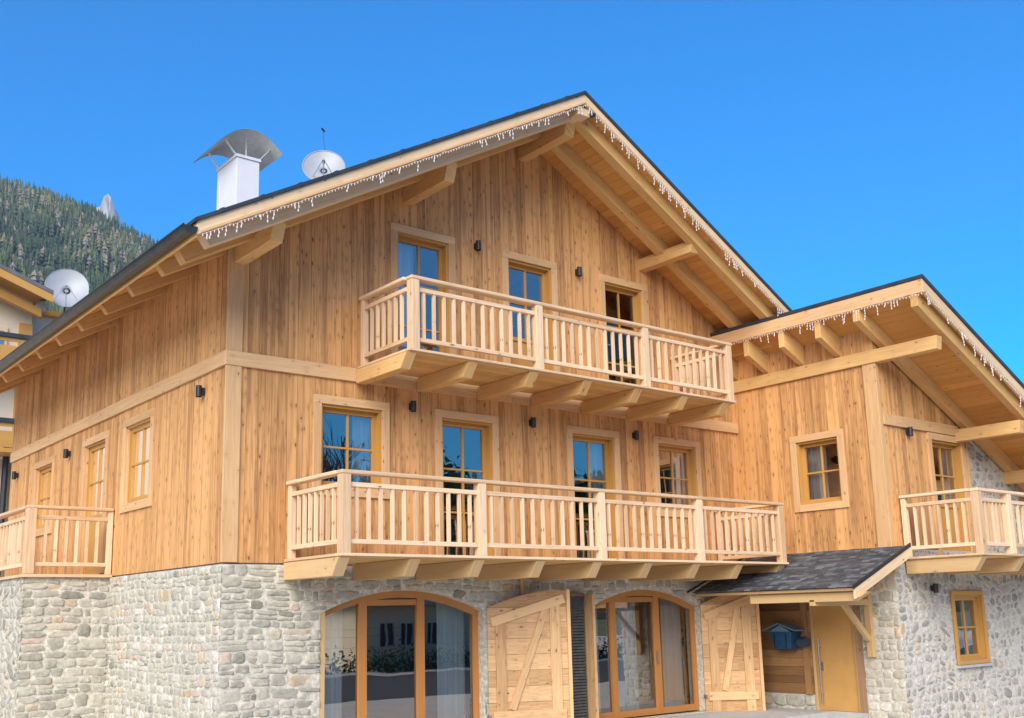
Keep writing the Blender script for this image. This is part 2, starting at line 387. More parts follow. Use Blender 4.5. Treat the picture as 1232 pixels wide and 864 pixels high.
# --- backing walls
bk = MB()
strips((0, .03, 0), X, -Y, [.26, 10.6], 2.55, lambda u: mr(u)-.15, op, .22, bk, vary=False) if False else None
strips((0, .032, 0), X, -Y, [.26]+[5.3, 10.6], 2.6, lambda u: mr(u)-.15, op, .22, bk, vary=False)
strips((.032, .04, 0), Y, -X, [0, LSIDE-.04], 2.6, mr(.2)-.2, [(a-.04, b-.04, c, d) for a, b, c, d in [inner(d) for d in SIDE]], .22, bk, vary=False)
strips((10.632, 0, 0), -Y, -X, [-.6, 2.9], 2.6, 6.7, [inner(d) for d in A_SIDE], .2, bk, vary=False)
strips((0, -3.048, 0), X, -Y, [10.64, 13.46], 2.6, lambda u: ar(u)-.22, [inner(d) for d in A_FRONT], .22, bk, vary=False)
bk.box((.04, LSIDE, GZ), (10.6, LSIDE+.2, mr(.3)-.2)); 
bk.face([(.04, LSIDE+.1, 7), (10.6, LSIDE+.1, 7), (5.3, LSIDE+.1, 10.1)])
bk.box((15.1, -2.83, GZ), (15.3, 6, 4.5)); bk.box((10.6, 6, GZ), (15.3, 6.2, 4.5)); bk.box((10.65, 0, GZ), (10.8, 6, 6.7))
bk.build('inner_wall', 'plaster_in', CH)
fl = MB(); fl.box((.3, .3, 2.62), (10.55, LSIDE, 2.72)); fl.box((.3, .3, 5.36), (10.55, LSIDE, 5.5)); fl.box((10.86, -2.8, 2.62), (14.8, 6, 2.8))
fl.box((.3, 4.5, 0.2), (10.55, 4.6, 7.1)) ; fl.box((4.85, .3, .2), (5.0, 4.5, 9.6))
fl.build('inner_floor', 'room', CH)

# --- corner posts, bands
one('corner_post', 'trim', CH, lambda b: (b.box((-.03, -.035, ZW), (.2, .0, Z1)),), bevel=.006)
one('corner_post', 'trim', CH, lambda b: (b.box((-.03, -.035, Z2), (.2, .0, mr(.0)-.14)),), bevel=.006)
one('corner_post', 'trim', CH, lambda b: b.box((10.565, -3.115, 2.97), (10.66, -2.86, 6.16)), bevel=.008)
one('belt_board', 'trim', CH, lambda b: (b.box((-.045, -.05, Z1), (4.9, -.0, Z2)), b.box((4.903, -.05, Z1), (10.6, 0, Z2))), bevel=.006)
one('belt_board', 'trim', CH, lambda b: (b.box((-.045, .004, Z1), (0, 5.6, Z2)), b.box((-.045, 5.604, Z1), (0, LSIDE, Z2))), bevel=.006)
one('belt_board', 'trim', CH, lambda b: b.box((10.68, -3.13, 5.08), (13.16, -3.08, 5.27)), bevel=.006)
one('corner_post', 'trim', CH, lambda b: b.box((13.40, -3.12, 2.85), (13.47, -3.05, 5.2)), bevel=.006)
one('base_board', 'trim', CH, lambda b: b.box((10.56, -3.1, 2.92), (10.6, -.1, 2.97)))

# --- windows and doors
def curtain_mb(b, P, u0, u1, z0, z1, n):
    k = max(6, int((u1-u0)/.02)); pts = [(u0+(u1-u0)*i/k, n-.02*math.sin(i*1.3)-.012*math.sin(i*.7+1)) for i in range(k+1)]
    for (a, na), (c, nc) in zip(pts[:-1], pts[1:]): b.face([P(a, z0, na), P(c, z0, nc), P(c, z1, nc), P(a, z1, na)])
def window(d, O, U, Nn, mat='ochre', glass='glass', trim='trim', trimw=.125, depth=.13, lining=None):
    P = lambda u, z, n: np.asarray(O, float)+U*u+Z*z+Nn*n
    def bx(b, u0, u1, z0, z1, n0, n1, G):
        b.hexa([P(u0, z0, n0), P(u1, z0, n0), P(u1, z0, n1), P(u0, z0, n1), P(u0, z1, n0), P(u1, z1, n0), P(u1, z1, n1), P(u0, z1, n1)], G)
    oa, ob, oc, od = d['r']; a, b_, c, e = inner(d); isw = d['k'] == 'window'
    fr = MB(); dp = -depth; fw = .035
    # frame (reveal lining, ochre) then sash and muntins
    no = dp+.045 if lining else -.004
    bx(fr, a, a+fw, c, e, dp-.03, no, Z); bx(fr, b_-fw, b_, c, e, dp-.03, no, Z)
    bx(fr, a+fw, b_-fw, e-fw, e, dp-.03, no, U); bx(fr, a+fw, b_-fw, c, c+fw, dp-.03, no, U)
    sa, sb, sc, sd = a+fw, b_-fw, c+fw, e-fw; sw = .06
    bx(fr, sa, sa+sw, sc, sd, dp-.03, dp+.03, Z); bx(fr, sb-sw, sb, sc, sd, dp-.03, dp+.03, Z)
    bx(fr, sa+sw, sb-sw, sd-sw, sd, dp-.03, dp+.032, U); bx(fr, sa+sw, sb-sw, sc, sc+sw, dp-.03, dp+.032, U)
    ga, gb, gc, gd = sa+sw, sb-sw, sc+sw, sd-sw
    if d.get('panel'):
        pz = gc+d['panel']; bx(fr, ga, gb, pz, pz+.06, dp-.03, dp+.033, U); bx(fr, ga, gb, gc, pz, dp-.02, dp+.008, Z); gc = pz+.06
    mc = (ga+gb)/2; bx(fr, mc-.014, mc+.014, gc, gd, dp-.02, dp+.024, Z)
    for k in range(1, d['rows']):
        zz = gd-(gd-gc)*k/d['rows'] if d['rows'] < 3 else gd-(gd-gc)*(.335*k)
        bx(fr, ga, gb, zz-.014, zz+.014, dp-.02, dp+.021, U)
    w = fr.build(d['k'], mat, CH)
    if lining:
        l = MB(); bx(l, a, a+.02, c, e, no, -.004, Z); bx(l, b_-.02, b_, c, e, no, -.004, Z); bx(l, a+.02, b_-.02, e-.02, e, no, -.004, U); bx(l, a+.02, b_-.02, c, c+.02, no, -.004, U)
        l.build('lining', lining, w)
    if trimw:
        TR = d.get('tw', .125); t = MB(); bx(t, oa, oa+TR, oc if isw else oc, od-TR, -.002, .035, Z); bx(t, ob-TR, ob, oc, od-TR, -.002, .035, Z); bx(t, oa-.0, ob, od-TR, od, -.002, .037, U)
        if isw: bx(t, oa+TR, ob-TR, oc, oc+TR, -.002, .036, U)
        t.build('trim', trim, w, bevel=.005)
    g = MB(); g.face([P(ga-.01, gc-.01, dp), P(gb+.01, gc-.01, dp), P(gb+.01, gd+.01, dp), P(ga-.01, gd+.01, dp)]); g.build('pane', glass, w)
    if d['k'] == 'balcony_door':
        hm_ = MB(); zz = c+1.05; bx(hm_, sa+.018, sa+.042, zz-.07, zz+.07, dp+.03, dp+.038, Z); bx(hm_, sa+.02, sa+.13, zz+.01, zz+.03, dp+.06, dp+.075, U); bx(hm_, sa+.02, sa+.035, zz+.01, zz+.03, dp+.038, dp+.06, U)
        hm_.build('handle', 'steel', w)
    cu = d.get('cur')
    if cu:
        cb = MB(); W_ = gb-ga
        if cu in ('l', 'both'): curtain_mb(cb, P, ga-.05, ga+W_*(.5 if cu == 'l' else .34), gc-.05, gd+.05, dp-.12)
        if cu in ('r', 'both'): curtain_mb(cb, P, gb-W_*.3, gb+.05, gc-.05, gd+.05, dp-.12)
        cb.build('curtain', 'curtain', w)
    return w
for d in F_LOW+F_UP: window(d, (0, 0, 0), X, -Y, glass='darkglass' if d is F_UP[2] else 'glass')
for d in SIDE: window(d, (0, 0, 0), Y, -X, depth=.085, lining='trim')
for d in A_SIDE: window(d, (10.6, 0, 0), -Y, -X)
for d in A_FRONT: window(d, (0, -3.08, 0), X, -Y)

# --- arched glazed doors
def arched(a, mulls, pale_jamb, name, dz):
    at = archtop(a); y0, y1 = .13, .19
    fr = MB(); n = 22; us = np.linspace(a[0], a[1], n+1)
    for p, q in zip(us[:-1], us[1:]):   # arched head
        zp, zq = at(p), at(q); h = .10
        fr.hexa([(p, y1, zp-h), (q, y1, zq-h), (q, y0-.03, zq-h), (p, y0-.03, zp-h), (p, y1, zp), (q, y1, zq), (q, y0-.03, zq), (p, y0-.03, zp)], X, .5)
    fr.box((a[0], y0-.02, DZ+.05), (a[0]+.09, y1, at(a[0])+.0), tone=.6); fr.box((a[1]-.09, y0-.02, DZ+.05), (a[1], y1, at(a[1])), tone=.5)
    for mu in mulls: fr.box((mu-.065, y0-.024, DZ+.05), (mu+.065, y1-.003, at(mu)-.06), tone=random.uniform(.4, .8))
    fr.box((mulls[0]+.06, y0-.01, 2.16), (mulls[1]-.06, y1-.004, 2.24), tone=.4)
    fr.box((a[0]+.09, y0-.01, DZ+.05), (a[1]-.09, y1-.002, DZ+dz), tone=.5)
    d = fr.build(name, 'orange', CH, bevel=0)
    g = MB()
    for p, q in zip(us[:-1], us[1:]): g.face([(p, y0+.02, DZ+.06), (q, y0+.02, DZ+.06), (q, y0+.02, at(q)-.05), (p, y0+.02, at(p)-.05)])
    g.build('pane', 'bigglass', d, weld=True)
    P = lambda u, z, n_: V(u, -n_, z)
    c = MB(); curtain_mb(c, P, a[0]+.12, a[0]+.62, DZ, 2.25, -.42); curtain_mb(c, P, a[1]-.55, a[1]-.02, DZ, 2.25, -.42)
    if pale_jamb is False: curtain_mb(c, P, mulls[0]+.15, mulls[1]-.2, DZ, 2.25, -.42)
    c.build('curtain', 'curtain', d)
    return d
d1 = arched(ARCH[0], (2.19, 3.18), True, 'arched_door', .16)
one('jamb', 'yellow_wood', d1, lambda b: b.box((1.425, -.02, DZ), (1.515, .11, 2.17)), bevel=.005)
d2 = arched(ARCH[1], (7.12, 8.19), False, 'arched_door', .16)
one('handle', 'steel', d2, lambda b: (b.box((8.13, .06, 1.1), (8.15, .085, 1.32)), b.box((8.12, .07, 1.25), (8.16, .10, 1.27))))
tv = MB(); tv.box((8.55, .9, .3), (8.65, 1.0, .9)); 
# entrance door in the annex side wall
ed = MB(); ed.box((10.70, -2.17, DZ+.02), (10.75, -1.36, 2.06), Z)
ED = ed.build('entrance_door', 'doorpaint', CH, bevel=.004)
one('frame', 'yellow_wood', ED, lambda b: (b.box((10.66, -1.36, DZ), (10.76, -1.31, 2.11)), b.box((10.66, -2.22, DZ), (10.76, -2.17, 2.11)), b.box((10.66, -2.17, 2.06), (10.76, -1.36, 2.11))), bevel=.004)
def hnd(b):
    b.tube([(10.63, -1.47, .35), (10.63, -1.47, 1.45)], .017, 8)
    for z in (.5, 1.3): b.tube([(10.63, -1.47, z), (10.70, -1.47, z)], .012, 6)
    b.box((10.685, -1.50, .9), (10.70, -1.44, 1.05))
one('handle', 'steel', ED, hnd)
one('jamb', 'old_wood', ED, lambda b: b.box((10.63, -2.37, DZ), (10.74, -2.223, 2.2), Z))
# porch back wall: horizontal planks over a stone foot
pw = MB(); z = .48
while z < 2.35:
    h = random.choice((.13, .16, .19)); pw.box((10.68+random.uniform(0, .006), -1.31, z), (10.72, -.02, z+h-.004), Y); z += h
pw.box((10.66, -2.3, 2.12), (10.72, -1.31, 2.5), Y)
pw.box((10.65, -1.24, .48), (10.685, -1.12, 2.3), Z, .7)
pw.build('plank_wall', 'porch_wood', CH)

# --- stone masonry
def noise1(a, b, s): return math.sin(a*1.7+s)*.5+math.sin(a*3.9+b*1.3+s*2.1)*.3+math.sin(b*2.3-a*.9+s*.7)*.4
def masonry(mb, O, U, Nn, u0, u1, z0, z1, rh=(.07, .17), sw=(.12, .42), ex=7, proud=.014, openings=(), gap=.006, seed=0, tonefn=None, wander=.03, fill=1.0):
    R = random.Random(seed); z = z0; O = np.asarray(O, float)
    top = z1 if callable(z1) else (lambda u: z1); zmax = max(top(u0), top(u1), top((u0+u1)/2))
    while z < zmax:
        h = R.uniform(rh[0]*1.3, rh[1]*1.25); u = u0
        if z+h > zmax-.03: h = zmax-z
        while u < u1-1e-6:
            wd = min(R.uniform(*sw), 4.2*h)*(.6+h/rh[1]*.5)
            if u+wd > u1-.07: wd = u1-u
            cells = [(u, z, wd, h)]
            q_ = R.random()
            if h > rh[0]*1.7 and q_ < .3:
                k = R.uniform(.35, .65); cells = [(u, z, wd, h*k), (u, z+h*k, wd, h*(1-k))]
            elif h > rh[0]*1.7 and q_ < .5 and wd > .2:
                k = R.uniform(.35, .65); j = R.uniform(.4, .6); cells = [(u, z, wd*j, h*k), (u+wd*j, z, wd*(1-j), h*k), (u, z+h*k, wd, h*(1-k))]
            elif h > rh[0]*1.7 and q_ < .65 and wd > .2:
                k = R.uniform(.35, .65); j = R.uniform(.35, .65); cells = [(u, z, wd*j, h), (u+wd*j, z, wd*(1-j), h*k), (u+wd*j, z+h*k, wd*(1-j), h*(1-k))]
            elif wd > .3 and R.random() < .3:
                k = R.uniform(.35, .65); cells = [(u, z, wd*k, h), (u+wd*k, z, wd*(1-k), h)]
            for (cu, cz, cw, chh) in cells:
                mu, mz = cu+cw/2, cz+chh/2
                if mz > top(mu)+.02: continue
                skip = False
                for (a, b, c, t) in openings:
                    tt = t(mu) if callable(t) else t
                    if a-.0 < mu < b+.0 and c < mz < tt+.02: skip = True
                if skip: continue
                g = gap*R.uniform(.5, 1.3); hw, hh = max(.02, cw/2-g)*fill, max(.018, chh/2-g)*fill
                hw *= R.uniform(.92, 1.03); hh *= R.uniform(.9, 1.04)
                tilt = R.uniform(-.05, .05) if ex > 4 else R.uniform(-.5, .5)
                e = ex*R.uniform(.7, 1.4); pr = proud*R.uniform(.45, 1.15); seg = 14
                tu, tz = R.uniform(-.09, .09), R.uniform(-.1, .1)
                tone = tonefn(R) if tonefn else R.random()
                verts = []; ph = R.uniform(0, 6.28)
                jit = [R.uniform(.80, 1.06) for _ in range(seg)]
                for ring, (rs, dp) in enumerate(((1.05, .0), (.96, .5), (.84, .9), (.42, 1.0))):
                    for k in range(seg):
                        th = 2*math.pi*(k+.5)/seg; ct, st = math.cos(th), math.sin(th)
                        r = (abs(ct)**e+abs(st)**e)**(-1/e)*rs*(jit[k] if ring < 3 else 1)
                        lu, lz = r*ct*hw, r*st*hh
                        lu, lz = lu*math.cos(tilt)-lz*math.sin(tilt), lu*math.sin(tilt)+lz*math.cos(tilt)
                        pu, pz = mu+lu, mz+lz
                        pu += wander*.6*noise1(pz, pu, seed); pz += wander*noise1(pu, pz, seed+3)
                        pu = min(max(pu, u0), u1); pz = min(pz, top(pu))
                        for (a, b, c, t) in openings:
                            tt = t(pu) if callable(t) else t
                            if a < pu < b and c < pz < tt:
                                ds = [(pu-a, 0), (b-pu, 1), (tt-pz, 2)]
                                k_ = min(ds)[1]
                                if k_ == 0: pu = a
                                elif k_ == 1: pu = b
                                else: pz = tt
                        n = pr*dp + (pr*.45*noise1(lu*32+ph, lz*32, ph)+tu*lu+tz*lz)*(1 if ring > 0 else 0)
                        verts.append(O+U*pu+Z*pz+Nn*n)
                verts.append(sum(verts[-seg:])/seg)
                fs = []; flip = np.cross(U, Z)@Nn < 0
                for ring in range(3):
                    for k in range(seg):
                        k2 = (k+1) % seg; q = (ring*seg+k, ring*seg+k2, (ring+1)*seg+k2, (ring+1)*seg+k); fs.append(q[::-1] if flip else q)
                for k in range(seg):
                    q = (3*seg+k, 3*seg+(k+1) % seg, 4*seg); fs.append(q[::-1] if flip else q)
                mb.raw(verts, fs, [tone]*len(fs))
            u += wd
        z += h
def tn_grey(R):
    r = R.random()
    return R.uniform(.84, .97) if r < .06 else (R.uniform(.05, .3) if r < .10 else R.uniform(.32, .86))
def tn_pale(R):
    r = R.random()
    return R.uniform(.87, .97) if r < .08 else (R.uniform(.1, .35) if r < .12 else R.uniform(.5, .86) if r < .9 else 1.)
SZ = 2.71
# mortar cores
mc = MB()
strips((0, -.03, 0), X, -Y, sorted(set([-.03]+lin(0, 10.6, .08)+[a for o in ARO for a in o[:2]])), GZ, 2.6, ARO, .28, mc, vary=False)
mc.box((-.03, -.03, 2.6), (10.6, .2, SZ)); mc.box((-.03, .25, GZ), (.22, 4.1, SZ-.001))
mc.box((-1.33, 4.13, GZ), (0, 10.6, SZ-.002))
mc.build('mortar', 'mortar', CH)
st = MB(); masonry(st, (0, -.03, 0), X, -Y, -.03, 10.6, GZ, SZ, openings=[(a, b, c, t) for a, b, c, t in ARO], seed=11, tonefn=tn_grey)
st.build('stone_wall', 'stone', CH, smooth=True)
st = MB(); masonry(st, (-.03, 0, 0), Y, -X, -.06, 4.16, GZ, SZ, seed=12, ex=4.5, rh=(.07, .16), sw=(.09, .3), tonefn=tn_pale, wander=.03)
st.build('stone_wall', 'stone', CH, smooth=True)
st = MB(); masonry(st, (0, 4.13, 0), X, -Y, -1.36, -.02, GZ, SZ, seed=13, tonefn=tn_grey, rh=(.08, .18), sw=(.15, .45))
masonry(st, (-1.33, 0, 0), Y, -X, 4.1, 10.6, GZ, SZ, seed=14, ex=3.4, tonefn=tn_grey)
st.build('terrace_wall', 'stone', CH, smooth=True)
# annex stone: pier beside the entrance, front wall
mc = MB()
mc.box((10.625, -3.09, GZ), (10.85, -2.37, 2.95)); 
mc.box((10.69, -2.369, 2.3), (10.84, 0, 2.94))
mc.box((10.69, -1.31, GZ-.02), (10.85, 0, .48))
lo = [inner(d) for d in A_LOW]
strips((0, -3.088, 0), X, -Y, [10.64, 15.3], GZ, 2.95, lo, .25, mc, vary=False)
strips((0, -3.09, 0), X, -Y, [13.47, 14.2, 15.3], 2.95, lambda u: ar(u)-.22, [], .25, mc, vary=False)
mc.build('mortar', 'pale_mortar', CH)
st = MB(); masonry(st, (10.625, 0, 0), -Y, -X, 2.37, 3.12, GZ, 2.92, seed=21, tonefn=tn_pale, rh=(.1, .2), sw=(.15, .35))
st.build('stone_pier', 'stone', CH, smooth=True)
st = MB(); masonry(st, (10.675, 0, 0), -Y, -X, .0, 1.31, GZ, .46, seed=22, tonefn=tn_grey, rh=(.1, .16), proud=.02)
st.build('stone_foot', 'stone', CH, smooth=True)
st = MB(); masonry(st, (0, -3.09, 0), X, -Y, 10.6, 15.3, GZ, 2.92, seed=23, ex=2.4, rh=(.09, .18), sw=(.12, .30), proud=.014, openings=[A_LOW[0]['r']], fill=.86, wander=.05)
st.build('stone_wall', 'rubble', CH, smooth=True)
st = MB(); masonry(st, (0, -3.09, 0), X, -Y, 13.48, 15.3, 2.92, lambda u: ar(u)-.24, seed=24, ex=2.4, rh=(.09, .18), sw=(.12, .30), proud=.014, fill=.86, wander=.05)
st.build('stone_wall', 'rubble', CH, smooth=True)
lw = window(A_LOW[0], (0, -3.105, 0), X, -Y, trim='ochre', depth=.1)
one('sill', plain("sill_stone", (.4, .4, .4), .7, var=.1), lw, lambda b: b.box((12.30, -3.17, .90), (13.45, -3.05, .945)))

# --- main roof
YF, YB = -1.6, LSIDE+.8
RF = MB()
def slab(b, x0, x1, f, y0, y1, o0, o1, G=Y, tone=None):
    b.hexa([(x0, y0, f(x0)-o1), (x1, y0, f(x1)-o1), (x1, y1, f(x1)-o1), (x0, y1, f(x0)-o1), (x0, y0, f(x0)-o0), (x1, y0, f(x1)-o0), (x1, y1, f(x1)-o0), (x0, y1, f(x0)-o0)], G, tone)
slab(RF, -1.17, 5.3, mr, YF-.03, YB, -.02, .03); slab(RF, 5.3, 11.35, mr, YF-.03, YB, -.02, .03)
for k in range(12):   # a few standing overlaps seen along the verge
    x = 4.9-k*.52; slab(RF, x-.05, x, mr, YF-.036, YB, -.03, .028)
roof = RF.build('roof', 'roof', CH)
def soffit(f, x0, x1, y0, y1, o, name='soffit', w=.14):
    b = MB(); x = x0; s = 1
    while x < x1-1e-3:
        q = min(x+w, x1); slab(b, x+.003, q-.003, f, y0, y1, o, o+.03, Y); x = q
    return b.build(name, 'soffit', roof)
soffit(mr, -1.1, 5.3, YF+.06, YB, .10); soffit(mr, 5.3, 11.3, YF+.06, YB, .10)
dk = MB(); slab(dk, -1.1, 5.3, mr, YF+.05, YB-.02, .032, .098); slab(dk, 5.3, 11.3, mr, YF+.05, YB-.02, .032, .098); dk.build('roof_deck', 'beam', roof)
def fascia(f, x0, x1, y, o0, o1, tk=.045, tone=.5):
    b = MB(); slab(b, x0, x1, f, y, y+tk, o0, o1, nrm(V(x1-x0, 0, f(x1)-f(x0))), tone); return b
fb = fascia(mr, -1.14, 5.3, YF, .032, .20); fb.build('fascia', 'fascia', roof, bevel=.004)
fb = fascia(mr, 5.3, 11.3, YF, .032, .20); fb.build('fascia', 'fascia', roof, bevel=.004)
fb = fascia(mr, -1.1, 5.3, YF-.018, .165, .196, .018); fb.build('drip_moulding', 'trim', roof)
fb = fascia(mr, 5.3, 11.3, YF-.018, .165, .196, .018); fb.build('drip_moulding', 'trim', roof)
def rafter(f, x0, x1, y, o0, o1, w=.14, cut=.0, mat='beam', parent=None):
    d = nrm(V(x1-x0, 0, f(x1)-f(x0))); b = MB()
    c0, c1 = cut if isinstance(cut, tuple) else (0, 0)
    b.hexa([(x0+c0, y, f(x0+c0)-o1), (x1-c1, y, f(x1-c1)-o1), (x1-c1, y+w, f(x1-c1)-o1), (x0+c0, y+w, f(x0+c0)-o1), (x0, y, f(x0)-o0), (x1, y, f(x1)-o0), (x1, y+w, f(x1)-o0), (x0, y+w, f(x0)-o0)], d)
    return b.build('rafter', mat, parent or roof, bevel=.008)
for y in (-1.38, -.64):
    rafter(mr, -1.0, 5.3, y, .13, .37, w=.18, cut=(.12, 0), mat='fascia' if y < -1 else 'beam'); rafter(mr, 5.3, 11.0, y, .13, .37, w=.18)  # left front rafter gets paler wood, standing in for light on its face
y = .05
while y < LSIDE+.4:
    rafter(mr, -1.0, .3, y, .13, .35, w=.12, cut=(.12, 0)); y += 1.1
def purlin(x0, x1, zb, zt, yend, y0=.1, tail=.1):
    b = MB(); b.hexa([(x0, yend+tail, zb), (x1, yend+tail, zb), (x1, yend, zb+.06), (x0, yend, zb+.06), (x0, y0, zb), (x1, y0, zb), (x1, y0, zt), (x0, y0, zt)], Y) if False else None
    b.hexa([(x0, y0, zb), (x1, y0, zb), (x1, y0, zt), (x0, y0, zt), (x0, yend+tail, zb), (x1, yend+tail, zb), (x1, yend, zt), (x0, yend, zt)], Y, .5)
    return b.build('purlin', 'beam', roof, bevel=.01)
purlin(.05, .23, 6.80, 7.04, -1.2); purlin(2.84, 3.02, 8.32, 8.60, -1.2); purlin(5.2, 5.4, 9.66, 9.98, -1.3); purlin(8.06, 8.26, 8.21, 8.43, -1.32, tail=.06)
purlin(10.38, 10.56, 6.85, 7.05, -1.2)
one('ridge_block', 'fascia', roof, lambda b: b.box((5.18, -1.58, 9.87), (5.42, -1.24, 10.0), Y), bevel=.01)
# gutter
g = MB(); n = 10
xs = -1.225
prof = [(xs+.088*math.cos(t), 6.565+.095*math.sin(t)) for t in np.linspace(math.pi, 2*math.pi, n)]
prof2 = [(xs+.081*math.cos(t), 6.567+.087*math.sin(t)) for t in np.linspace(2*math.pi, math.pi, n)]
pr = prof+prof2
for i in range(len(pr)):
    a, b = pr[i], pr[(i+1) % len(pr)]; g.face([(a[0], YF-.02, a[1]), (a[0], YB, a[1]), (b[0], YB, b[1]), (b[0], YF-.02, b[1])])
g.face([(p[0], YF-.02, p[1]) for p in prof]); 
g.tube([(xs-.088, YF-.02, 6.57), (xs-.088, YB, 6.57)], .011, 6)
g.build('gutter', 'gutter', roof)
one('eave_board', 'beam', roof, lambda b: b.box((-1.14, YF+.05, 6.48), (-1.10, YB, 6.66)))
# roof window standing open
rw = MB(); rw.beam((-.95, 1.45, mr(-.95)+.10), (-.40, 1.45, mr(-.4)+.22), .9, .05, tone=.5)
rw.build('roof_window', 'roof', roof)
# chimney
cx0, cx1, cy0, cy1 = 1.42, 1.84, 3.0, 3.80; CT = 9.88
chm = MB(); chm.box((cx0, cy0, 7.8), (cx1, cy1, CT-.05)); CM = chm.build('chimney', 'white', roof, bevel=.006)
one('collar', 'white', CM, lambda b: b.box((cx0-.02, cy0-.02, CT-.05), (cx1+.02, cy1+.02, CT)))
def cowl(b):
    n = 18; xc = (cx0+cx1)/2; W = .56; yA, yB = cy0-.18, cy1+.3; pts = []
    for t in np.linspace(-1, 1, n+1):
        a = abs(t); zz = .43-.30*t*t if a < .62 else .43-.30*.62*.62-(a-.62)*.48
        pts.append((xc+W*t, CT+zz))
    for o, fl_ in ((0, 0), (-.012, 1)):
        for (x0, z0), (x1, z1) in zip(pts[:-1], pts[1:]):
            q = [(x0, yA, z0+o), (x1, yA, z1+o), (x1, yB, z1+o), (x0, yB, z0+o)]; b.face(q if not fl_ else q[::-1])
co = MB(); cowl(co); CO = co.build('cowl', 'zinc', CM)
def legs(b):
    for x, s in ((cx0, -1), (cx1, 1)):
        for y in (cy0+.05, cy1-.05): b.beam((x, y, CT), (x+s*.22, y, CT+.27), .05, .008)
    b.tube([((cx0+cx1)/2, cy0+.1, CT), ((cx0+cx1)/2, cy0+.1, CT+.5)], .012, 6)
one('bracket', 'zinc', CO, legs)

# --- annex roof
AY = -4.45
AR = MB(); slab(AR, 9.97, 16.3, ar, AY-.03, 6.4, -.02, .035)
aroof = AR.build('roof', 'roof', CH)
def parent_soffit():
    b = MB(); x = 10.02
    while x < 16.2:
        q = x+.14; slab(b, x+.003, q-.003, ar, AY+.06, 6.4, .16, .19, Y); x = q
    b.build('soffit', 'soffit', aroof)
parent_soffit()
dk = MB(); slab(dk, 10.03, 16.2, ar, AY+.05, 6.3, .037, .158); dk.build('roof_deck', 'beam', aroof)
fb = fascia(ar, 9.99, 16.3, AY, .037, .26); fb.build('fascia', 'fascia', aroof, bevel=.004)
fb = fascia(ar, 10.0, 16.3, AY-.018, .225, .255, .018); fb.build('drip_moulding', 'trim', aroof)
one('eave_board', 'trim', aroof, lambda b: (b.box((9.985, AY+.003, 7.0), (10.03, 0, 7.223)),), bevel=.004)
rafter(ar, 10.0, 16.1, -4.33, .19, .46, w=.13, mat='beam', parent=aroof)
rafter(ar, 10.0, 16.1, -3.25, .19, .46, w=.13, mat='beam', parent=aroof)
for y in (-2.44, -1.66, -.86, -.12): rafter(ar, 10.03, 10.75, y, .19, .56, w=.12, cut=(.0, 0), mat='beam', parent=aroof)
def ap(x0, x1, zb, zt, ye, y0): 
    b = MB(); b.hexa([(x0, y0, zb), (x1, y0, zb), (x1, y0, zt), (x0, y0, zt), (x0, ye+.03, zb), (x1, ye+.03, zb), (x1, ye, zt), (x0, ye, zt)], Y, .6); return b.build('purlin', 'beam', aroof, bevel=.01)
ap(10.54, 10.72, 6.16, 6.39, -4.30, -.02); ap(13.05, 13.23, 4.97, 5.2, -4.33, -3.05); ap(14.78, 14.96, 4.28, 4.52, -4.33, -3.05)

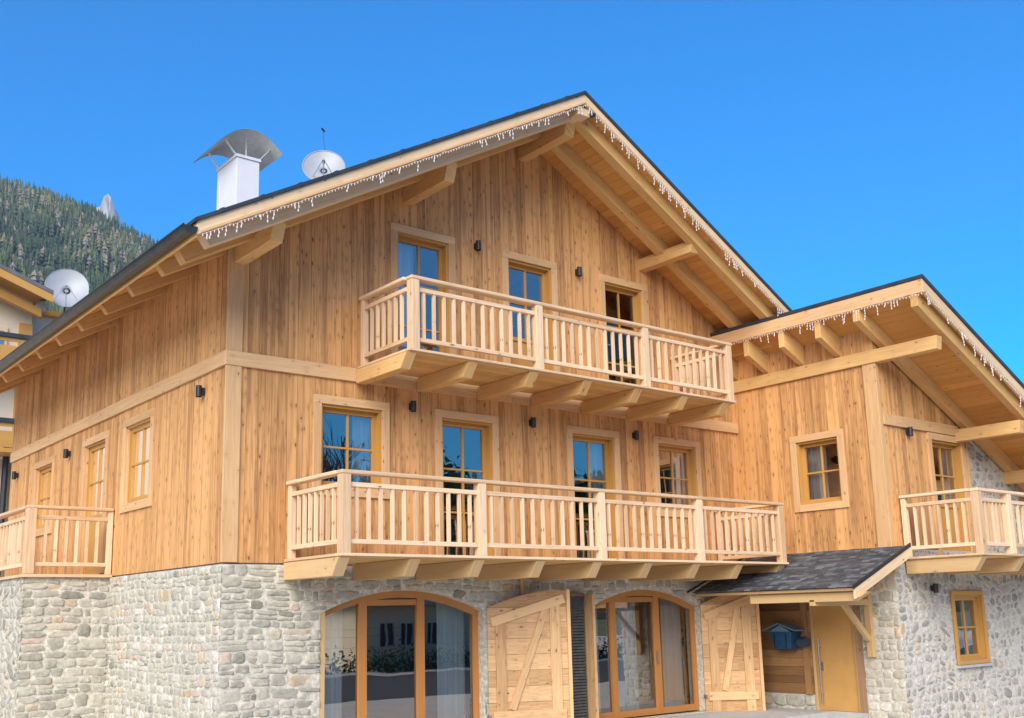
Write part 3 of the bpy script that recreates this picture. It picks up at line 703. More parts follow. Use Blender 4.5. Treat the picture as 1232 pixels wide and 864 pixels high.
# --- balconies
BALU = None
def balcony(name, xa, xb, y0, y1, fz, posts, counts, side, beams, beamh, mat='rail', left_return=True, right_return=True, right_beam=False):
    """front rail along x at y1 (outer); posts = x list; y0 wall plane"""
    B = empty(name, ((xa+xb)/2, y0, fz), CH)
    one('floor', 'beam', B, lambda b: [b.box((xa-.06, y, fz-.05), (xb+.06, y+.135, fz-.018), X) for y in np.arange(y1-.02, y0-.1, .14)])
    one('edge_board', 'rail', B, lambda b: (b.box((xa-.08, y1-.06, fz-.035), (xb+.08, y1+.08, fz), X), b.box((xa-.083, y1+.08, fz-.036), (xa+.06, y0, fz-.001), Y)), bevel=.004)
    for bxx in beams:
        def bm_(b, bxx=bxx): b.hexa([(bxx-.17, y0, fz-.05-beamh), (bxx, y0, fz-.05-beamh), (bxx, y0, fz-.052), (bxx-.17, y0, fz-.052), (bxx-.17, y1+.14, fz-.05-beamh), (bxx, y1+.14, fz-.05-beamh), (bxx, y1-.02, fz-.052), (bxx-.17, y1-.02, fz-.052)], Y)
        one('beam', 'yellow_wood' if fz < 3 else 'beam', B, bm_, bevel=.008)
    H = 1.05
    def prism(b, x, y, w, z0, z1): b.box((x-w/2, y-w/2, z0), (x+w/2, y+w/2, z1), Z)
    for px in posts: one('post', 'rail', B, lambda b: prism(b, px, y1+.03, .13, fz, fz+H-.05), bevel=.006)
    for sx in ([xa] if left_return else [])+([xb] if right_return else []): one('post', 'rail', B, lambda b: prism(b, sx, y0-.05, .09, fz, fz+H-.05), bevel=.006)
    one('handrail', 'rail', B, lambda b: b.box((posts[0]-.075, y1-.045, fz+H-.05), (posts[-1]+.075, y1+.1, fz+H), X), bevel=.01)
    for p, q in zip(posts[:-1], posts[1:]):
        for z in (.15, .87): one('rail', 'rail', B, lambda b: b.box((p+.065, y1+.0, fz+z-.03), (q-.065, y1+.065, fz+z+.03), X), bevel=.006)
    zz0, zz1 = fz+.18, fz+.84
    def bal(x, y):
        global BALU
        if BALU is None:
            BALU = one('baluster', 'rail', B, lambda b: prism(b, x, y, .042, zz0, zz1)); BALU['_h'] = 1
            return
        c = BALU.copy(); c.data = BALU_MESH[random.randrange(len(BALU_MESH))]; COL.objects.link(c)
        if '_h' in c: del c['_h']
        put(c, (x, y, zz0), B); c.rotation_euler = (0, 0, random.uniform(-.03, .03))
    for (p, q), n in zip(zip(posts[:-1], posts[1:]), counts):
        for k in range(n): bal(p+(q-p)*(k+1)/(n+1), y1+.033)
    for sx, on in ((xa, left_return), (xb, right_return)):
        if not on: continue
        one('handrail', 'rail', B, lambda b: b.box((sx-.075, y1+.103, fz+H-.05), (sx+.07, y0, fz+H-.001), Y), bevel=.01)
        for z in (.15, .87): one('rail', 'rail', B, lambda b: b.box((sx-.035, y1+.095, fz+z-.03), (sx+.03, y0-.095, fz+z+.03), Y), bevel=.006)
        for k in range(side): bal(sx, y1+.095+(y0-y1-.19)*(k+1)/(side+1))
    return B
# baluster meshes, several grain/tone variants shared by all
BALU_MESH = []
for k in range(9):
    mb = MB(); mb.box((-.021, -.021, 0), (.021, .021, .66), Z, k/8)
    o = mb.build('baluster', 'rail', None, origin=(0, 0, 0)); BALU_MESH.append(o.data); bpy.data.objects.remove(o)
_tmp = bpy.data.objects.new('baluster', BALU_MESH[0]); WORLD[_tmp] = V(0, 0, 0); BALU = _tmp
balcony('balcony', .95, 9.80, -.04, -1.47, 2.785, [.97, 3.13, 5.42, 7.64, 9.80], [11, 11, 11, 11], 7, [1.03, 2.1, 3.16, 4.26, 5.39, 6.48, 7.6, 8.68, 9.82], .23)
balcony('balcony', 2.08, 8.80, -.055, -1.35, 5.59, [2.12, 4.38, 6.69, 8.80], [12, 12, 11], 6, [2.14, 3.2, 4.35, 5.45, 6.57, 7.68, 8.74], .21)
balcony('balcony', 10.97, 16.2, -3.13, -4.46, 2.80, [11.02, 12.0, 14.1, 16.1], [7, 10, 10], 7, [11.1, 12.4, 13.5, 14.6, 15.7], .23, right_return=False)
# terrace rail on the left stone block: front run along x at y=4.1, return along y
def terrace():
    B = empty('terrace', (-.7, 5.5, SZ), CH); fz = 2.76; H = 1.05; y1 = 4.14; xa = -1.30
    one('floor', 'rail', B, lambda b: b.box((-1.38, 4.06, SZ), (-.02, LSIDE, fz-.005), X), bevel=.004)
    for (x, y, w) in ((xa+.03, y1+.03, .14), (-.06, y1+.03, .08), (xa+.03, 6.4, .14), (xa+.03, 8.6, .14), (xa+.03, 10.4, .14)):
        one('post', 'rail', B, lambda b: b.box((x-w/2, y-w/2, fz), (x+w/2, y+w/2, fz+H-.05), Z), bevel=.006)
    one('handrail', 'rail', B, lambda b: b.box((xa-.05, y1-.04, fz+H-.05), (-.03, y1+.1, fz+H), X), bevel=.01)
    one('handrail', 'rail', B, lambda b: b.box((xa-.045, y1+.103, fz+H-.05), (xa+.1, 10.5, fz+H-.001), Y), bevel=.01)
    for z in (.15, .87):
        one('rail', 'rail', B, lambda b: b.box((xa+.1, y1, fz+z-.03), (-.1, y1+.06, fz+z+.03), X), bevel=.006)
        for p, q in ((y1+.03, 6.4), (6.4, 8.6), (8.6, 10.4)): one('rail', 'rail', B, lambda b: b.box((xa, p+.07, fz+z-.03), (xa+.06, q-.07, fz+z+.03), Y), bevel=.006)
    spots = [(xa+.1+1.1*(k+1)/7, y1+.03) for k in range(6)]
    for p, q in ((y1+.03, 6.4), (6.4, 8.6), (8.6, 10.4)): spots += [(xa+.03, p+(q-p)*(k+1)/12) for k in range(11)]
    for x, y in spots:
        c = BALU.copy(); c.data = random.choice(BALU_MESH); COL.objects.link(c); put(c, (x, y, fz+.18), B)
terrace()
BALU.parent = None; bpy.data.objects.remove(BALU)

# --- porch roof over the entrance
px0, px1, py0, py1 = 8.9, 10.58, -3.42, -.16
def pf(x): return 2.31+(x-px0)*(2.98-2.31)/(px1-px0)
pr_ = MB(); slab(pr_, px0+.02, px1, pf, py0+.03, py1, .035, .075, Y, .4); PR = pr_.build('porch_roof', 'yellow_wood', CH)
def slates(b):
    x = px0-.03; row = 0
    while x < px1-.03:
        y = py0+random.uniform(-.15, 0)
        while y < py1:
            wd = random.uniform(.08, .2); ya, yb = max(py0, y), min(py1, y+wd-.006); q = min(px1, x+.17)
            if yb > ya+.02:
                l = random.uniform(0, .006); 
                b.hexa([(x, ya, pf(x)-.004+l), (x, yb, pf(x)-.004+l), (x, yb, pf(x)+.014+l), (x, ya, pf(x)+.014+l), (q, ya, pf(q)-.022), (q, yb, pf(q)-.022), (q, yb, pf(q)-.012), (q, ya, pf(q)-.012)], X, random.random())
            y += wd
        x += .075
one('slates', 'slate', PR, slates)
one('verge', 'black', PR, lambda b: slab(b, px0-.04, px1+.02, pf, py0-.03, py0-.003, -.03, .03))
one('fascia', 'fascia', PR, lambda b: slab(b, px0+.0, px1+.06, pf, py0-.02, py0+.02, .033, .20, nrm(V(1, 0, .4)), .6), bevel=.004)
def eb(b):
    x = 9.06; b.hexa([(x-.06, -1.32, 2.08), (x+.06, -1.32, 2.08), (x+.06, -1.32, 2.23), (x-.06, -1.32, 2.23), (x-.06, -3.35, 2.08), (x+.06, -3.35, 2.08), (x+.06, -3.6, 2.22), (x-.06, -3.6, 2.22)], Y, .8)
    b.box((8.93, py0+.02, 2.235), (8.99, py1, 2.275), Y, .5)
one('eave_beam', 'yellow_wood', PR, eb, bevel=.008)
def brk(b):
    b.box((10.53, -2.62, 1.15), (10.625, -2.50, 2.68), Z, .5)
    b.box((9.0, -2.61, 2.02), (10.53, -2.51, 2.12), X, .4)
    b.beam((10.55, -2.56, 1.48), (9.85, -2.56, 2.12), .08, .09)
one('bracket', 'yellow_wood', PR, brk, bevel=.008)
one('beam', 'beam', PR, lambda b: b.box((10.45, -3.35, 2.72), (10.62, -2.4, 2.86), Y), bevel=.02)
fl = MB(); fl.beam((8.86, -.03, 2.33), (10.5, -.03, 2.97), .04, .03, tone=.2); fl.build('flashing', 'black', PR)
one('entrance_step', plain("concrete", (.42, .41, .39), .9, var=.1, scale=6), CH, lambda b: (b.box((1.2, -1.7, GZ), (10.62, -.07, DZ+.02)), b.box((10.62, -2.36, GZ), (10.7, -.02, DZ+.018))))

# --- shutters (plank leaves with a Z brace)
def shutter(hx, fx, fy, tall_far=True, z0=.22, hgt_h=2.10, hgt_f=2.36):
    H_ = V(hx, -.06, 0); Fp = V(fx, fy, 0); L = np.linalg.norm(Fp-H_); d = (Fp-H_)/L; nn = nrm(np.cross(d, Z)) ; nn = nn if nn[1] < 0 else -nn
    top = lambda u: hgt_h+(hgt_f-hgt_h)*(1-(1-u/L)**2)
    P = lambda u, z, n: H_+d*u+Z*z+nn*n
    b = MB(); us = np.linspace(0, L, 9); z = z0
    while z < hgt_f:
        h = min(.235, hgt_f-z); tone = random.random(); off = random.random()
        for u0, u1 in zip(us[:-1], us[1:]):
            a0, a1 = min(z+h-.005, top(u0)), min(z+h-.005, top(u1))
            if a0 <= z and a1 <= z: continue
            a0 = max(a0, z); a1 = max(a1, z)
            b.hexa([P(u0, z, -.02), P(u1, z, -.02), P(u1, z, .0), P(u0, z, .0), P(u0, a0, -.02), P(u1, a1, -.02), P(u1, a1, .0), P(u0, a0, .0)], d, tone)
        z += h
    s = b.build('shutter', 'shutter', CH)
    f = MB()
    def bar(u0, z0_, u1, z1_, w, n1=.03):
        a, c = V(u0, z0_, 0), V(u1, z1_, 0); dd = nrm(c-a); pn = V(-dd[1], dd[0], 0)*w/2
        q = [a-pn, c-pn, c+pn, a+pn]; f.hexa([P(k[0], k[1], .002) for k in q]+[P(k[0], k[1], n1) for k in q], P(c[0], c[1], 0)-P(a[0], a[1], 0))
    bar(.20, z0+.0, .20, hgt_h-.10, .16, .028)
    bar(L-.19, z0, L-.19, hgt_f-.14, .17, .028)
    bar(.05, hgt_h-.22, L-.04, hgt_f-.14, .14, .036)
    bar(.06, z0+.27, L-.05, z0+.27, .15, .038)
    bar(.36, z0+.36, L-.33, hgt_f-.25, .11, .034)
    f.build('brace', 'shutter', s, bevel=.004)
    e = MB(); e.hexa([P(L, z0-.02, -.03), P(L+.055, z0-.02, -.03), P(L+.055, z0-.02, .045), P(L, z0-.02, .045), P(L, hgt_f, -.03), P(L+.055, hgt_f, -.03), P(L+.055, hgt_f, .045), P(L, hgt_f, .045)], Z, .9)
    e.build('edge_strip', 'shutter', s, bevel=.004)
    k = MB()
    k.box((hx-.03, -.09, z0+.24), (hx+.02, -.05, z0+.30))
    k.build('hinge', 'steel', s)
    return s
shutter(4.29, 5.44, -.58)
shutter(9.17, 10.02, -.62, hgt_f=2.34)
# dark slatted screen and its post between the openings
def scr(b):
    z = .2
    while z < 2.26: b.box((5.80, -.14, z), (6.34, -.115, z+.032), X); z += .047
    b.box((5.80, -.11, .2), (6.34, -.09, 2.28))
sc = one('slatted_screen', 'slats', CH, scr)
one('post', 'shutter', sc, lambda b: (b.box((6.245, -.33, DZ), (6.30, -.10, 2.29), Z), b.box((6.303, -.28, DZ), (6.35, -.10, 2.27), Z)), bevel=.004)
one('top_rail', 'old_wood', sc, lambda b: b.box((5.80, -.15, 2.26), (6.24, -.08, 2.31), X))
one('cable_duct', 'trim', CH, lambda b: b.box((4.95, -.10, 2.3), (4.99, -.07, 2.56), Z))

# ================================================================== THINGS ON THE CHALET
def lampmesh(facing):
    R = empty('wall_lamp', (0, 0, 0))
    b = MB(); n = facing
    s = np.cross(n, Z); c = V(*(n*.075)) 
    ring = lambda z, r: [c+r*(math.cos(t)*n+math.sin(t)*s)+Z*z for t in np.linspace(0, 2*math.pi, 17)[:-1]]
    r0, r1, r0i, r1i = ring(0, .042), ring(.16, .042), ring(0, .036), ring(.16, .036)
    for k in range(16):
        k2 = (k+1) % 16; b.face([r0[k], r0[k2], r1[k2], r1[k]]); b.face([r0i[k2], r0i[k], r1i[k], r1i[k2]])
        b.face([r1[k], r1[k2], r1i[k2], r1i[k]]); b.face([r0[k2], r0[k], r0i[k], r0i[k2]])
    m_ = ring(.08, .036); b.face(m_)
    b.build('lamp_shade', 'black', R, origin=c)
    b = MB(); q = [n*.0-s*.035, n*.0+s*.035, n*.04+s*.035, n*.04-s*.035]
    b.hexa([p+Z*.03 for p in q]+[p+Z*.13 for p in q]); b.build('back_plate', 'black', R, origin=(0, 0, 0))
    return R
LF = lampmesh(-Y); LS = lampmesh(-X); usedF = usedS = False
lamps = [
 ((4.24, -.01, 7.81), 'F', 'small black wall lamp between the first and second upper balcony doors'),
 ((6.47, -.01, 7.79), 'F', 'small black wall lamp between the second and third upper balcony doors'),
 ((2.95, -.01, 5.01), 'F', 'small black wall lamp between the wide lower window and the first lower balcony door'),
 ((5.31, -.01, 4.99), 'F', 'small black wall lamp between the two doors of the long lower balcony'),
 ((7.71, -.01, 4.99), 'F', 'small black wall lamp between the second lower balcony door and the window near the annex'),
 ((11.42, -3.09, 4.93), 'F', 'small black wall lamp beside the balcony door of the right annex'),
 ((11.71, -3.11, 2.20), 'F', 'small black lamp on the rubble stone wall under the annex balcony'),
 ((-.01, .72, 5.04), 'S', 'black wall lamp on the left side wall close to the front corner post'),
 ((-.01, 6.63, 4.95), 'S', 'black wall lamp on the left side wall between terrace door and far window'),
 ((-.01, 10.05, 4.95), 'S', 'farthest black wall lamp at the back end of the left side wall')]
for loc, k, lab in lamps:
    src = LF if k == 'F' else LS
    if k == 'F' and not usedF: o = src; usedF = True; put(o, loc)
    elif k == 'S' and not usedS: o = src; usedS = True; put(o, loc)
    else:
        o = src.copy(); COL.objects.link(o); put(o, loc)
        for ch in src.children:
            c = ch.copy(); COL.objects.link(c); c.parent = o
    tag(o, lab, 'wall lamp', 'small black wall lamps on the timber and stone walls')

# icicle string lights
def icicles(p0, p1, drop_lo, drop_hi, label, seed, step=.055):
    R = random.Random(seed); p0 = V(*p0); p1 = V(*p1); L = np.linalg.norm(p1-p0); d = (p1-p0)/L
    b = MB(); n = int(L/step); pts = []
    for i in range(n+1): pts.append(p0+d*L*i/n+Z*(-.012*abs(math.sin(i*.9))+R.uniform(-.006, .006)))
    for a, c in zip(pts[:-1], pts[1:]): b.beam(a, c, .004, .004)
    for i, p in enumerate(pts):
        b.hexa([p+V(a*.004, e*.004, -.03-f*.0) for f in (0,) for a, e in ((-1, -1), (1, -1), (1, 1), (-1, 1))]+[p+V(a*.004, e*.004, 0) for a, e in ((-1, -1), (1, -1), (1, 1), (-1, 1))])
        if R.random() < .28:
            ln = R.uniform(drop_lo, drop_hi); q = p; k = max(2, int(ln/.045))
            for j in range(k):
                q2 = q+V(R.uniform(-.012, .012), R.uniform(-.008, .008), -ln/k); b.beam(q, q2, .0035, .0035, up=(0, 1, 0)); q = q2
                r = .006; b.hexa([q+V(a*r, e*r, -.02) for a, e in ((-1, -1), (1, -1), (1, 1), (-1, 1))]+[q+V(a*r, e*r, .012) for a, e in ((-1, -1), (1, -1), (1, 1), (-1, 1))])
    o = b.build('string_lights', 'bulb'); tag(o, label, 'string lights', 'white icicle lights along the roof edges'); return o
yl = YF-.03
icicles((-1.08, yl, mr(-1.08)-.215), (5.28, yl, mr(5.28)-.215), .04, .13, 'white icicle lights along the left slope of the main gable', 1)
icicles((5.32, yl, mr(5.32)-.215), (10.6, yl, mr(10.6)-.215), .06, .18, 'white icicle lights along the right slope of the main gable', 2)
icicles((9.97, -.25, 6.99), (9.97, AY+.02, 6.99), .05, .22, 'white icicle lights under the high eave of the annex roof', 3)
icicles((10.02, AY-.03, ar(10.02)-.275), (16.0, AY-.03, ar(16.0)-.275), .06, .24, 'white icicle lights along the sloping verge of the annex roof', 4)
# security camera under the ridge
sc = MB(); sc.tube([(5.43, -1.42, 9.93), (5.45, -1.66, 9.90)], .034, 12); SC = sc.build('security_camera', 'navy'); tag(SC, 'little dark security camera under the peak of the main gable', 'security camera')
one('lens', 'black', SC, lambda b: b.tube([(5.451, -1.662, 9.90), (5.452, -1.672, 9.90)], .022, 12)); one('bracket', 'white', SC, lambda b: b.box((5.40, -1.45, 9.93), (5.46, -1.38, 9.99)))

# satellite dishes
def dish(loc, r, face, label, mast_to, small=False, tilt=0):
    D = empty('satellite_dish', mast_to); face = nrm(np.asarray(face, float)); a = nrm(np.cross(face, Z)); c_ = np.cross(a, face); c = V(*loc)
    b = MB(); rings = []; seg = 32
    for k in range(7):
        rr = r*k/6; rings.append([c+a*rr*.93*math.cos(t)+c_*rr*math.sin(t)+face*(rr*rr/r*.28) for t in np.linspace(0, 2*math.pi, seg+1)[:-1]])
    for i in range(6):
        for k in range(seg):
            k2 = (k+1) % seg; q = [rings[i][k], rings[i][k2], rings[i+1][k2], rings[i+1][k]]
            if i == 0: q = [rings[0][0], rings[1][k2], rings[1][k]][::-1]
            b.face(q); b.face([p-face*.012 for p in q][::-1])
    b.tube(rings[6]+[rings[6][0]], .010, 5, cap=False)
    b.build('reflector', 'dish', D, weld=True, smooth=True)
    m = MB(); m.tube([mast_to, c-face*.05-c_*r*.2], .022, 8); m.build('mast', 'gutter', D); m = MB()
    m.tube([c-c_*r*.95+face*r*.25, c+face*r*1.05-c_*r*.35], .012, 6); m.tube([c+face*r*1.05-c_*r*.35, c+a*r*.5-c_*r*.55+face*.1*r], .007, 5); m.tube([c+face*r*1.05-c_*r*.35, c-a*r*.5-c_*r*.55+face*.1*r], .007, 5)
    m.build('feed_arm', 'dish', D)
    l = MB(); e = c+face*r*1.05-c_*r*.35; l.tube([e, e-face*.12], [.028, .02], 10); l.build('receiver', 'dish', D)
    tag(D, label, 'satellite dish'); return D
dish((3.11, 3.0, 9.99), .41, (-.42, -.72, .35), 'pale satellite dish half hidden behind the chalet roof edge', (3.2, 3.1, mr(3.2)))
an = MB(); an.tube([(3.18, 3.05, mr(3.18)), (3.17, 3.05, 10.2)], .012, 6); an.tube([(3.17, 3.05, 10.2), (3.11, 3.05, 10.80)], .004, 5); an.tube([(3.08, 3.05, 10.84), (3.15, 3.05, 10.79)], .018, 6)
AN = an.build('antenna', 'gutter'); tag(AN, 'thin whip antenna rising beside the roof satellite dish', 'antenna')

# mailbox on the porch wall
MX = empty('mailbox', (10.64, -.88, 1.27)); tag(MX, 'blue house-shaped mailbox hanging on the plank wall beside the entrance door', 'mailbox')
def mbx(b):
    b.hexa([(10.42, -.70, 1.27), (10.42, -1.02, 1.27), (10.66, -1.02, 1.27), (10.66, -.70, 1.27), (10.36, -.63, 1.58), (10.36, -1.10, 1.58), (10.66, -1.10, 1.58), (10.66, -.63, 1.58)])
one('body', 'blue', MX, mbx, bevel=.006)
def mrf(b):
    for s, y in ((1, -.52), (-1, -1.21)):
        b.hexa([(10.30, -.865, 1.74), (10.67, -.865, 1.74), (10.67, -.865, 1.72), (10.30, -.865, 1.72), (10.30, y, 1.61), (10.67, y, 1.61), (10.67, y, 1.59), (10.30, y, 1.59)])
    b.hexa([(10.35, -.64, 1.585), (10.37, -.64, 1.585), (10.37, -1.09, 1.585), (10.35, -1.09, 1.585), (10.35, -.86, 1.70), (10.37, -.86, 1.70), (10.37, -.87, 1.70), (10.35, -.87, 1.70)])
one('roof', plain("pale_blue", (.12, .22, .30), .4), MX, mrf)
one('slot', 'navy', MX, lambda b: (b.box((10.345, -.74, 1.50), (10.36, -.99, 1.52)), b.box((10.33, -.735, 1.30), (10.345, -.75, 1.55)), b.box((10.33, -.985, 1.30), (10.345, -1.0, 1.55))))
one('newspaper_roll', 'navy', MX, lambda b: b.tube([(10.55, -1.12, 1.40), (10.55, -1.30, 1.40)], .09, 12))

# ================================================================== NEIGHBOURING HOUSES
NB = empty('house', (0, 22, GZ)); tag(NB, 'tall plastered house with ochre timber behind the chalet on the left', 'house')
one('wall', 'pink', NB, lambda b: b.box((-8, 20, GZ), (2.62, 30, 10.9)))
one('wall', 'render', NB, lambda b: b.box((2.62, 20.4, GZ), (6.2, 30, 11.35)))
one('corner_post', 'ochre', NB, lambda b: b.box((2.26, 19.93, GZ), (2.64, 19.998, 10.95)))
def nbr(b):
    f = lambda x: 12.17-.36*(x-1.65)
    slab(b, -3, 2.85, f, 18.7, 31, 0, .12)
    slab(b, -9, -3, lambda x: f(-3)+.36*(x+3), 18.7, 31, 0, .12)
NR = one('roof', 'greyroof', NB, nbr)
def nbf(b):
    f = lambda x: 12.17-.36*(x-1.65)
    slab(b, -3, 2.85, f, 18.72, 18.8, .123, .36, X); slab(b, -3, 2.7, f, 19.3, 19.5, .5, .75, X); slab(b, -3, 2.7, f, 18.8, 20.2, .123, .16, Y)
one('fascia', 'ochre', NR, nbf)
one('gable_wall', 'pink', NB, lambda b: b.hexa([(-8.5, 20, 10.9), (2.62, 20, 10.9), (2.62, 29, 10.9), (-8.5, 29, 10.9), (-3.1, 20, 13.7), (2.62, 20, 11.68), (2.62, 29, 11.68), (-3.1, 29, 13.7)]))
one('pent_roof', 'ochre', NB, lambda b: b.box((2.66, 20.1, 11.35), (6.4, 20.5, 11.5)))
NW = one('window', 'fascia', NB, lambda b: (b.box((1.1, 19.94, 9.4), (1.95, 19.996, 10.75)),))
one('pane', 'glass', NW, lambda b: b.box((1.22, 19.90, 9.5), (1.83, 19.935, 10.62)))
def nbal(z0, x1):
    def f(b):
        b.box((-4, 18.9, z0), (x1, 19.9, z0+.12), X); b.box((-4, 18.95, z0+.75), (x1, 19.0, z0+.85), X)
        b.box((-4, 18.96, z0+.15), (x1, 18.99, z0+.62), X)
        for k in range(8): b.box((x1-.1-k*.7, 18.94, z0+.12), (x1-.0-k*.7, 19.0, z0+.8), Z)
    B = one('balcony', 'ochre', NB, f)
    one('railing', 'roof', B, lambda b: b.box((-4, 18.88, z0+.86), (x1+.02, 19.05, z0+.98), X))
nbal(9.35, 2.9); nbal(6.85, 2.3)
one('downpipe', 'black', NB, lambda b: (b.tube([(2.75, 20.33, 8), (2.75, 20.33, 10.5), (3.4, 20.0, 11.3)], .06, 8), b.tube([(2.05, 19.8, GZ), (2.1, 19.8, 7.3)], .09, 8)))
dish((3.42, 19.4, 12.0), .68, (-.30, -.95, .30), 'big pale satellite dish on the low roof of the house behind', (3.6, 20.2, 11.5))
dish((2.75, 19.6, 11.35), .26, (-.8, -.5, .2), 'small oval satellite dish beside the ochre roof corner of the house behind', (2.85, 20.0, 11.2))

OP = empty('house', (23, -28, GZ)); tag(OP, 'low cream house with grey hip roof across the road, reflected in the glass doors', 'house')
wins = (1.0, 1.95, 3.3, 6.0, 8.5, 10.5)
one('wall', 'cream', OP, lambda b: strips((17, -24.4, 0), X, Y, [0, 13], GZ, 2.5, [(x, x+.7, .8, 1.8) for x in wins], .25, b, vary=False))
one('wall', 'cream', OP, lambda b: b.box((17, -32, GZ), (17.25, -24.66, 2.5))); one('wall', 'cream', OP, lambda b: b.box((29.75, -32, GZ), (30, -24.66, 2.5)))
one('roof', 'greyroof', OP, lambda b: b.hexa([(16.5, -32.5, 2.5), (30.5, -32.5, 2.5), (30.5, -23.9, 2.5), (16.5, -23.9, 2.5), (20.5, -28.4, 4.3), (26.5, -28.4, 4.3), (26.5, -28, 4.3), (20.5, -28, 4.3)]))
for x in wins:
    wd = one('window', 'white', OP, lambda b: (b.box((17+x, -24.5, .8), (17.06+x, -24.38, 1.8)), b.box((17.64+x, -24.5, .8), (17.7+x, -24.38, 1.8)), b.box((17.32+x, -24.5, .8), (17.37+x, -24.39, 1.8)), b.box((17+x, -24.5, 1.74), (17.7+x, -24.37, 1.8)), b.box((17+x, -24.5, .8), (17.7+x, -24.37, .86))))
    one('pane', 'room', wd, lambda b: b.box((17+x, -24.6, .8), (17.7+x, -24.52, 1.8)))
FE = empty('fence', (14, -22.8, GZ)); tag(FE, 'dark wire fence on posts along the road opposite the chalet', 'fence')
one('mesh_panel', 'black', FE, lambda b: [b.box((-5, -22.81, z), (34, -22.79, z+.008)) for z in (.5, .9, 1.3, 1.6)])
for k in range(14): one('post', 'black', FE, lambda b: b.box((-5+k*3, -22.83, GZ), (-4.93+k*3, -22.77, 1.7)))
# pale house far to the right, only its roof edge shows past the annex
FH = empty('house', (62, 24, GZ)); tag(FH, 'distant cream house at the right edge beyond the annex balcony', 'house')
one('wall', 'cream', FH, lambda b: b.box((62.6, 18, GZ), (72, 34, 8.2))); 
one('roof', 'greyroof', FH, lambda b: b.hexa([(61.5, 17, 8.2), (73, 17, 8.2), (73, 35, 8.2), (61.5, 35, 8.2), (65.5, 21, 11.2), (69, 21, 11.2), (69, 31, 11.2), (65.5, 31, 11.2)]))
for fx, fy, n_ in [(62.55, 21+k*4, 0) for k in range(3)]+[(64.5+k*3.2, 17.95, 1) for k in range(3)]:
    for fz_ in (1.2, 4.9):
        fw_ = one('window', 'white', FH, lambda b: b.box((fx, fy, fz_), (fx+(1.1 if n_ else .06), fy+(.06 if n_ else 1.1), fz_+1.5)))
        one('pane', 'room', fw_, lambda b: b.box((fx+(.1 if n_ else -.02), fy+(-.02 if n_ else .1), fz_+.1), (fx+(1. if n_ else 0), fy+(0 if n_ else 1.), fz_+1.4)))

# ================================================================== TREES (across the road, reflected) 
M['bark'] = plain("bark", (.12, .09, .06), .95, var=.3, scale=8)
M['leaf'] = tone_mat("leaf", [(0, (.035, .06, .02)), (.6, (.07, .11, .03)), (1, (.13, .16, .05))])
def tree(x, y, h, label, seed, bare=False):
    R = random.Random(seed); T = empty('tree', (x, y, GZ)); tag(T, label, 'tree', 'trees across the road from the chalet')
    tr = MB(); tips = []
    def limb(p, d, L, r, lv):
        q = p+d*L*.5+V(R.uniform(-.1, .1), R.uniform(-.1, .1), 0)*L*.3; e = p+d*L; tr.tube([p, q, e], [r, r*.75, r*.5], 5, cap=False); tips.append(e)
        if lv == 0: return
        for _ in range(4 if lv < 3 else 5):
            nd = nrm(d+V(R.uniform(-1, 1), R.uniform(-1, 1), R.uniform(-.2, .7))*.8); limb(p+d*L*R.uniform(.55, 1), nd, L*R.uniform(.5, .75), r*.5, lv-1)
    limb(V(x, y, GZ), V(0, 0, 1), h*.4, h*.022, 4 if bare else 3)
    tr.build('trunk', 'bark', T)
    if not bare:
        cr = MB()
        for tp in tips:
            for _ in range(26):
                c = tp+np.array([R.gauss(0, h*.055) for _ in range(3)]); a = nrm(np.array([R.uniform(-1, 1) for _ in range(3)])); b_ = nrm(np.cross(a, V(.3, .5, .8))); s_ = h*.018*R.uniform(.6, 1.4)
                cr.face([c-a*s_, c+b_*s_*.6, c+a*s_, c-b_*s_*.6], tone=R.random())
        cr.build('crown', 'leaf', T)
tree(13.6, -22.2, 11.5, 'bare branching tree across the road, reflected in the wide balcony window', 5, bare=True)
tree(21, -36, 11, 'leafy tree behind the low cream house', 6); tree(28, -34.5, 12, 'tallest leafy tree behind the right end of the low cream house', 7)
tree(36, -33, 11.5, 'leafy tree across the road just right of the low cream house', 8); tree(45, -31, 12, 'leafy tree farthest along the road to the right', 9)

hd = MB(); R = random.Random(31)
for _ in range(5200):
    c = V(R.uniform(9, 34), -23.4+R.gauss(0, .22), GZ+abs(R.gauss(.25, .28))); a = nrm(np.array([R.uniform(-1, 1) for _ in range(3)])); b_ = nrm(np.cross(a, V(.3, .5, .8))); q = R.uniform(.05, .11)
    hd.face([c-a*q, c+b_*q*.6, c+a*q, c-b_*q*.6], tone=R.random())
tag(hd.build('hedge', 'leaf'), 'low leafy hedge behind the wire fence across the road', 'hedge')

